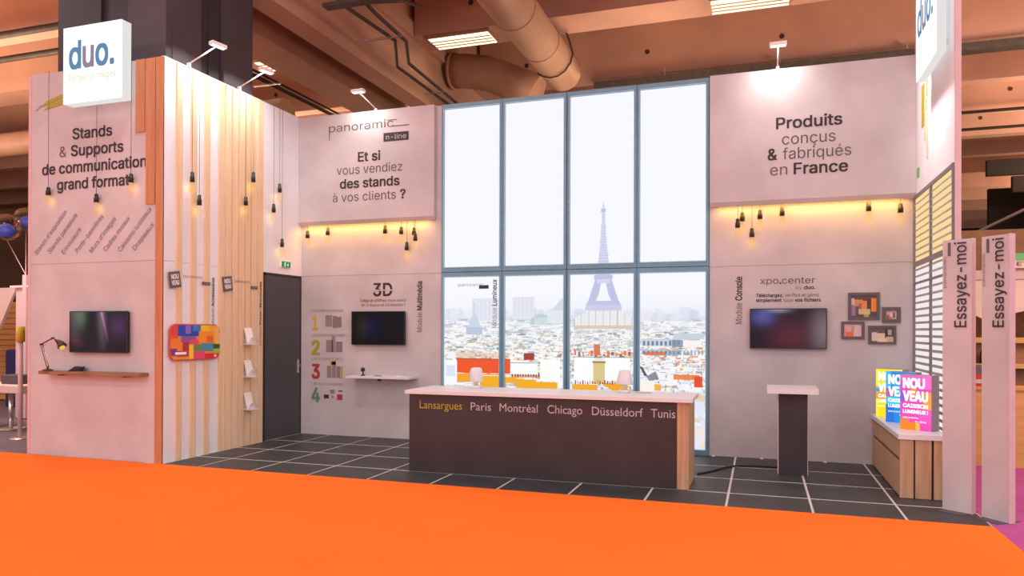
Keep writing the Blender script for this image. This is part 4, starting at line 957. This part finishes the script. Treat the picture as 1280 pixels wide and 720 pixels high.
# ---------------------------------------------------------------- sideboard with light boxes
t = thing('sideboard', 'oak drawer sideboard with white top under the blinds window', 'sideboard', (1.6, 9.4, 0))
box('carcass', M['dark_panel'], (1.372, XR - 0.05, 8.47, 10.40, 0.006, 0.60), t)
ye = [8.46, 9.15, 9.78, 10.41]
for i in range(3):
    box('drawer', M['oak'], (1.352, 1.372, ye[i] + 0.003, ye[i + 1] - 0.003, 0.408, 0.578), t)
    box('door', M['oak'], (1.352, 1.372, ye[i] + 0.003, ye[i + 1] - 0.003, 0.02, 0.372), t)
for i, (a, b) in enumerate(((1.352, 1.478), (1.494, 1.640), (1.662, XR - 0.052))): box('end_plank', M['oak'], (a, b, 8.440, 8.47, 0.006, 0.60), t)
box('worktop', M['white'], (1.335, XR - 0.048, 8.425, 10.43, 0.602, 0.655), t, 0.003)
def lbox(px, py, bg, acc, side, lab, w=0.335, h=0.585, d=0.15):
    t = thing('light_box', lab, 'light box', (px, py, 0.655), 'small lit display boxes on the sideboard')
    R = Vector((0.26, -0.21, 0)).normalized(); U = Vector((0, 0, 1)); N = R.cross(U)
    if N.y > 0: N = -N
    p = Vector((px, py, 0.655)); B = -N
    c = p + R * w / 2 + U * h / 2 + B * d / 2
    MB().obox(c, R * w / 2, U * h / 2, B * (d / 2 - 0.003)).build('casing', side, t)
    n, k = 30, 52; im = np.zeros((k, n, 3)); im[:] = C_(bg)
    def q(a, b, c_, d_, hx): im[int(k * (1 - d_)):int(k * (1 - c_)), int(n * a):int(round(n * b))] = C_(hx)
    for r_ in acc: q(*r_)
    t = inked('printed_face', (R, U), p, w, h, im ** 2.2, BOXP, t, off=0.002)
    Wm = M['boxwhite']
    for s_, a, z_, cp_ in (('NOU', 0.70, 0.765, 0.135), ('VEAU', 0.80, 0.530, 0.135)):
        lettering([(s_, 0.04, Wm)], (R, U), p + R * (w * 0.10) + U * (h * z_), w * a, h * cp_ * 1.25, t, off=0.006)
    lettering([('CAISSON', 0.03, Wm)], (R, U), p + R * (w * 0.10) + U * (h * 0.405), w * 0.80, h * 0.066, t, off=0.006)
    lettering([('LUMINEUX !', 0.03, Wm)], (R, U), p + R * (w * 0.10) + U * (h * 0.30), w * 0.80, h * 0.060, t, off=0.006)
    lettering([('panoramic', 0.0, Wm)], (R, U), p + R * (w * 0.10) + U * (h * 0.205), w * 0.5, h * 0.035, t, off=0.006)
    lettering([('n-line', 0.0, Wm)], (R, U), p + R * (w * 0.50) + U * (h * 0.14), w * 0.34, h * 0.035, t, off=0.006)
BOXP = printmat('box_print', 1.05); M['boxwhite'] = emat('box_white', (1, 0.97, 0.97), 1.25)
GS = mat('box_side', (0.33, 0.25, 0.26), 0.6)
lbox(1.365, 10.18, 'f5d521', [(0, .1, 0, 1, 'ffe23a'), (0, .35, .35, .5, 'e8a040'), (0, 1, .5, .62, 'f29a2c'), (0, .12, .40, .48, '3a9ad0'), (0.5, 1, 0, .2, 'f8e060')], GS, 'yellow lit display box, rearmost on the sideboard')
lbox(1.385, 9.56, '2f86d8', [(0, .2, 0, .35, '35b2e0'), (0, 1, .5, .65, '48c0d8'), (0, .3, .65, 1, '3070d0'), (0.3, 1, .18, .5, '4aa0e0'), (0, .3, .32, .5, 'b060a0')], GS, 'blue lit display box in the middle on the sideboard')
lbox(1.435, 8.935, 'e64fae', [(0, 1, 0, .1, 'd86ab0'), (.75, 1, .0, .25, 'f070c0'), (.35, .55, .20, .42, 'f08a4a'), (.75, 1, .30, .6, 'f59a4c'), (0, .15, .3, .5, '8a5ac0'), (0, .5, .85, 1, 'f5832a'), (.5, .62, .85, 1, 'f0b050'), (0, .3, .78, .88, 'ef7a50'), (.6, 1, .6, .85, 'e85ab8')], GS, 'pink and orange lit display box, nearest on the sideboard')

# ---------------------------------------------------------------- totems
def totem(a, b, lab, th=0.075, h=2.572):
    a, b = Vector((*a, 0)), Vector((*b, 0)); R = (b - a).normalized(); U = Vector((0, 0, 1)); N = R.cross(U); B = -N; w = (b - a).length
    t = thing('totem_panel', lab, 'totem', tuple((a + b) / 2), 'pale standing totem panels at the right')
    c = (a + b) / 2 + U * h / 2 + B * th / 2
    MB().obox(c + U * 0.004, R * (w / 2), U * (h / 2 - 0.004), B * (th / 2 - 0.004)).build('front_board', M['concrete_print'], t); fb = bpy.data.objects[sorted(o.name for o in bpy.data.objects if o.name.startswith('front_board'))[-1]]
    MB().obox(c + U * 0.004 + R * (w / 2 + 0.002), R * 0.002, U * (h / 2), B * (th / 2)).build('edge_trim', M['pinkwhite'], t)
    lettering([('Essayez-moi', 0.006, M['ink'])], (R, U), a + R * w * 0.83 + U * 1.745, 0.80, 0.105, fb, rot=math.pi / 2, off=0.006)
    MB().obox(a + R * w * 0.24 + U * 2.485 + N * 0.003, R * 0.011, U * 0.062, N * 0.003).build('name_tag', M['ink_mid'], t)
    lettering([('panoramic', -0.01, M['ink_light'])], (R, U), a + R * w * 0.14 + U * 2.12, 0.30, 0.028, fb, rot=math.pi / 2, off=0.006)
    MB().obox(c - U * (h / 2 - 0.004) , R * 0.11, B * 0.14, U * 0.004).build('foot_plate', M['ink_mid'], t)
totem((1.652, 8.033), (1.859, 7.878), 'left one of the two tall pale standing totem panels')
totem((1.924, 7.816), (2.083, 7.607), 'right one of the two tall pale standing totem panels')

# ---------------------------------------------------------------- beyond the stand, left side
t = thing('balloon', 'clear balloon with blue inner ball at the very left edge', 'balloon', (-15.84, 12, 3.7), 'clear balloons holding blue balls'); t2 = None
def balloon(x, y, z, r, ib, lab, tie):
    t = thing('balloon', lab, 'balloon', (x, y, z), 'clear balloons holding blue balls')
    def sph(c, r_, n=20): return MB().lathe([(max(0.004, r_ * math.sin(math.pi * k / 10)), -r_ * math.cos(math.pi * k / 10)) for k in range(11)], c, n)
    sph((x, y, z), r).build('film', M['clear'], t); sph((x + ib[0], y, z + ib[1]), ib[2]).build('inner_ball', M['blueball'], t)
    MB().tube([(x, y, z - r), tie], 0.008, 5).build('string', M['pinkwhite'], t)
bpy.data.objects.remove(t)
balloon(-15.84, 12, 3.96, 0.30, (-0.02, -0.08, 0.17), 'clear balloon with blue inner ball at the very left edge', (-13.33, 10.47, 2.74))
balloon(-16.36, 12.85, 4.27, 0.285, (0.05, -0.07, 0.16), 'clear balloon with blue inner ball touching the pink wall edge', (-13.33, 10.47, 2.74))
t = thing('kiosk', 'tall pinkish white kiosk column behind the pink wall at far left', 'kiosk', (-13.4, 10.6, 0))
box('body', M['pinkwhite'], (-13.62, -13.0, 10.5, 11.0, 0.0, 2.50), t); box('top_board', M['fabric_white'], (-13.72, -13.0, 10.45, 11.05, 2.50, 2.54), t); box('post', M['pinkwhite'], (-13.38, -13.28, 10.44, 10.5, 0, 2.74), t)
t = thing('stanchion', 'thin standing post with tan top and round foot at far left', 'post', (-11.05, 8.6, 0))
MB().tube([(-11.05, 8.6, 0.02), (-11.05, 8.6, 1.52)], 0.035, 12).build('post', M['pinkwhite'], t); MB().tube([(-11.05, 8.6, 1.50), (-11.05, 8.6, 1.745)], 0.06, 12).build('top_sleeve', M['yellow'], t)
MB().lathe([(0.17, 0), (0.16, 0.012), (0.03, 0.03)], (-11.05, 8.6, -0.02), 18).build('foot', M['chrome'], t)
t = thing('bar_table', 'white topped bar table standing beside the far left post', 'table', (-12.2, 9.4, 0))
box('tabletop', M['fabric_white'], (-12.9, -11.65, 9.1, 9.7, 0.62, 0.76), t, 0.02); MB().tube([(-12.3, 9.4, -0.01), (-12.3, 9.4, 0.62)], 0.04, 10).build('leg', M['chrome'], t)
MB().lathe([(0.25, 0), (0.24, 0.015), (0.04, 0.03)], (-12.3, 9.4, -0.02), 18).build('foot', M['chrome'], t)
o = box('speaker_box', M['greyfab'], (-12.35, -11.95, 9.25, 9.5, 0.76, 0.92), None, 0.02); tag(o, 'dark grey box on the bar table at far left', 'box')
t = thing('armchair', 'dark rounded armchair on the hall floor at the left edge', 'armchair', (-14.5, 9.9, 0))
MB().lathe([(0.30, 0.05), (0.38, 0.12), (0.40, 0.34), (0.36, 0.42)], (-14.45, 9.9, 0), 20).build('seat', M['greyfab'], t)
MB().lathe([(0.36, 0.42), (0.42, 0.5), (0.42, 0.8), (0.36, 0.82)], (-14.55, 10.1, 0), 20).build('backrest', M['navy'], t)
for dx in (-0.2, 0.2): MB().tube([(-14.45 + dx, 9.8, -0.02), (-14.45 + dx, 9.8, 0.06)], 0.02, 6).build('leg', M['black'], t)
t = thing('booth_partition', 'ribbed tan wooden booth partition behind the kiosk at far left', 'partition', (-16.5, 13, 0))
box('backing', M['brown'], (-18.5, -15.2, 13.0, 13.1, 0, 2.35), t)
for k in range(18): box('plank', M['tan'], (-18.5, -15.2, 12.97, 13.0, 0.02 + k * 0.13, 0.135 + k * 0.13), t)
t = thing('canopy', 'white fabric canopy sloping over the booth at the left edge', 'canopy', (-15.8, 11.6, 2.6))
MB().prism([(-17.5, 11.5, 2.58), (-14.95, 11.5, 2.58), (-14.95, 11.5, 2.50), (-15.05, 11.5, 2.35), (-15.42, 11.5, 1.70), (-17.5, 11.5, 1.2)], (0, 0, 0), (0, 0.06, 0)).build('valance', M['fabric_white'], t)
o = box('back_drape', mat('back_drape', (0.10, 0.055, 0.03), 0.9, var=0.3, scale=1.0), (-28, -13.3, 19, 19.2, 0, 5.9)); tag(o, 'dark brown partition far behind the balloons', 'partition')
o = box('booth_chair', M['navy'], (-15.9, -15.4, 12.0, 12.4, -0.02, 1.25), None, 0.05); tag(o, 'dark blue upright seat back at the very left edge', 'seat')

# ---------------------------------------------------------------- beyond the stand, right side
t = thing('plywood_partition', 'low tan plywood partition on the purple carpet at far right', 'partition', (4, 11, 0))
for k in range(6): box('plank', M['tan'], (2.05 + k * 0.8, 2.84 + k * 0.8, 10.80, 10.84, 0.002, 0.97), t)
box('top_rail', M['tan'], (2.05, 6.85, 10.78, 11.3, 0.97, 1.0), t)
t = thing('display_counter', 'brown wooden display counter behind the plywood at far right', 'counter', (4, 12.2, 0))
box('body', M['brown'], (2.6, 6.5, 12.0, 12.6, 0.002, 1.55), t); box('worktop', M['tan'], (2.5, 6.5, 11.9, 12.65, 1.55, 1.62), t); box('lower_shelf', M['tan'], (2.6, 6.5, 11.85, 12.0, 1.20, 1.26), t)
for k, (dx, c) in enumerate(((0.0, 'ink_light'), (0.12, 'ink'), (0.24, 'ink_light'))):
    o = MB().lathe([(0.035, 0), (0.035, 0.15), (0.012, 0.19), (0.012, 0.24)], (2.83 + dx, 11.92, 1.262), 10).build('bottle', M[c]); tag(o, ('left', 'middle', 'right')[k] + ' one of three bottles on the shelf seen between the totems', 'bottle', 'bottles on the brown counter shelf')
t = thing('crate', 'red plastic crate with dark items standing between the totems', 'crate', (2.8, 11.05, 1.0))
box('body', M['redplastic'], (2.60, 2.90, 10.95, 11.2, 1.0, 1.16), t); box('content', M['ink_mid'], (2.63, 2.87, 10.98, 11.18, 1.16, 1.27), t)
box('label_strip', M['ink_white'], (2.62, 2.70, 10.94, 10.95, 1.04, 1.09), t)
t = thing('fabric_valance', 'white sagging fabric valance hung over the booth at far right', 'drape', (4.5, 13, 2.3))
pts = [(2.9, 2.62)] + [(6.5, 2.62)] + [(6.5 - 3.6 * k / 24, 1.87 + 0.16 * abs(math.cos(k * math.pi / 24 * 4.0)) ** 2 * (1 if k else 1)) for k in range(25)]
MB().prism([(x, 13.0, z) for x, z in pts], (0, 0, 0), (0, 0.05, 0)).build('cloth', M['fabric_white'], t)
box('hem_band', M['pinkwhite'], (2.9, 6.5, 12.97, 13.0, 2.50, 2.64), t)
o = box('booth_sign', M['green_sign'], (3.53, 5.0, 12.9, 12.95, 2.66, 2.88)); tag(o, 'green booth name board above the white valance at right edge', 'sign')
box('lower_band', M['fabric_white'], (3.53, 5.0, 12.885, 12.9, 2.66, 2.765), o)
lettering([('ETI', 0.02, M['ink_mid'])], 'back', (3.63, 12.885, 2.69), 0.20, 0.06, o)
o = box('booth_back_panel', M['brown'], (2.6, 7.0, 14.2, 14.3, 0, 3.4)); tag(o, 'dark brown back panel of the booth at far right', 'panel')
o = box('far_backdrop', M['darkhall'], (7.55, 18, 29.8, 30.0, 0, 6.7)); tag(o, 'tall black backdrop far behind the right totems', 'backdrop')
m = MB()
for k in range(4): m.box(6.8 + 0.7 * (3 - k), 18, 27.0, 27.2, 5.0 + 0.55 * k, 5.5 + 0.55 * k)
tag(m.build('stepped_backdrop', M['darkhall']), 'stepped black backdrop hanging under the far right ceiling', 'backdrop')
o = box('far_backdrop', M['darkhall'], (4.6, 8.2, 32.0, 32.2, 0, 5.2)); tag(o, 'dark backdrop far behind the left totem top', 'backdrop')
o = MB().tube([(4.3, 20, 3.78), (6.6, 20, 4.95)], 0.035, 6).build('rigging_bar', M['ink_light']); tag(o, 'thin pale slanted rigging bar above the totems', 'bar')
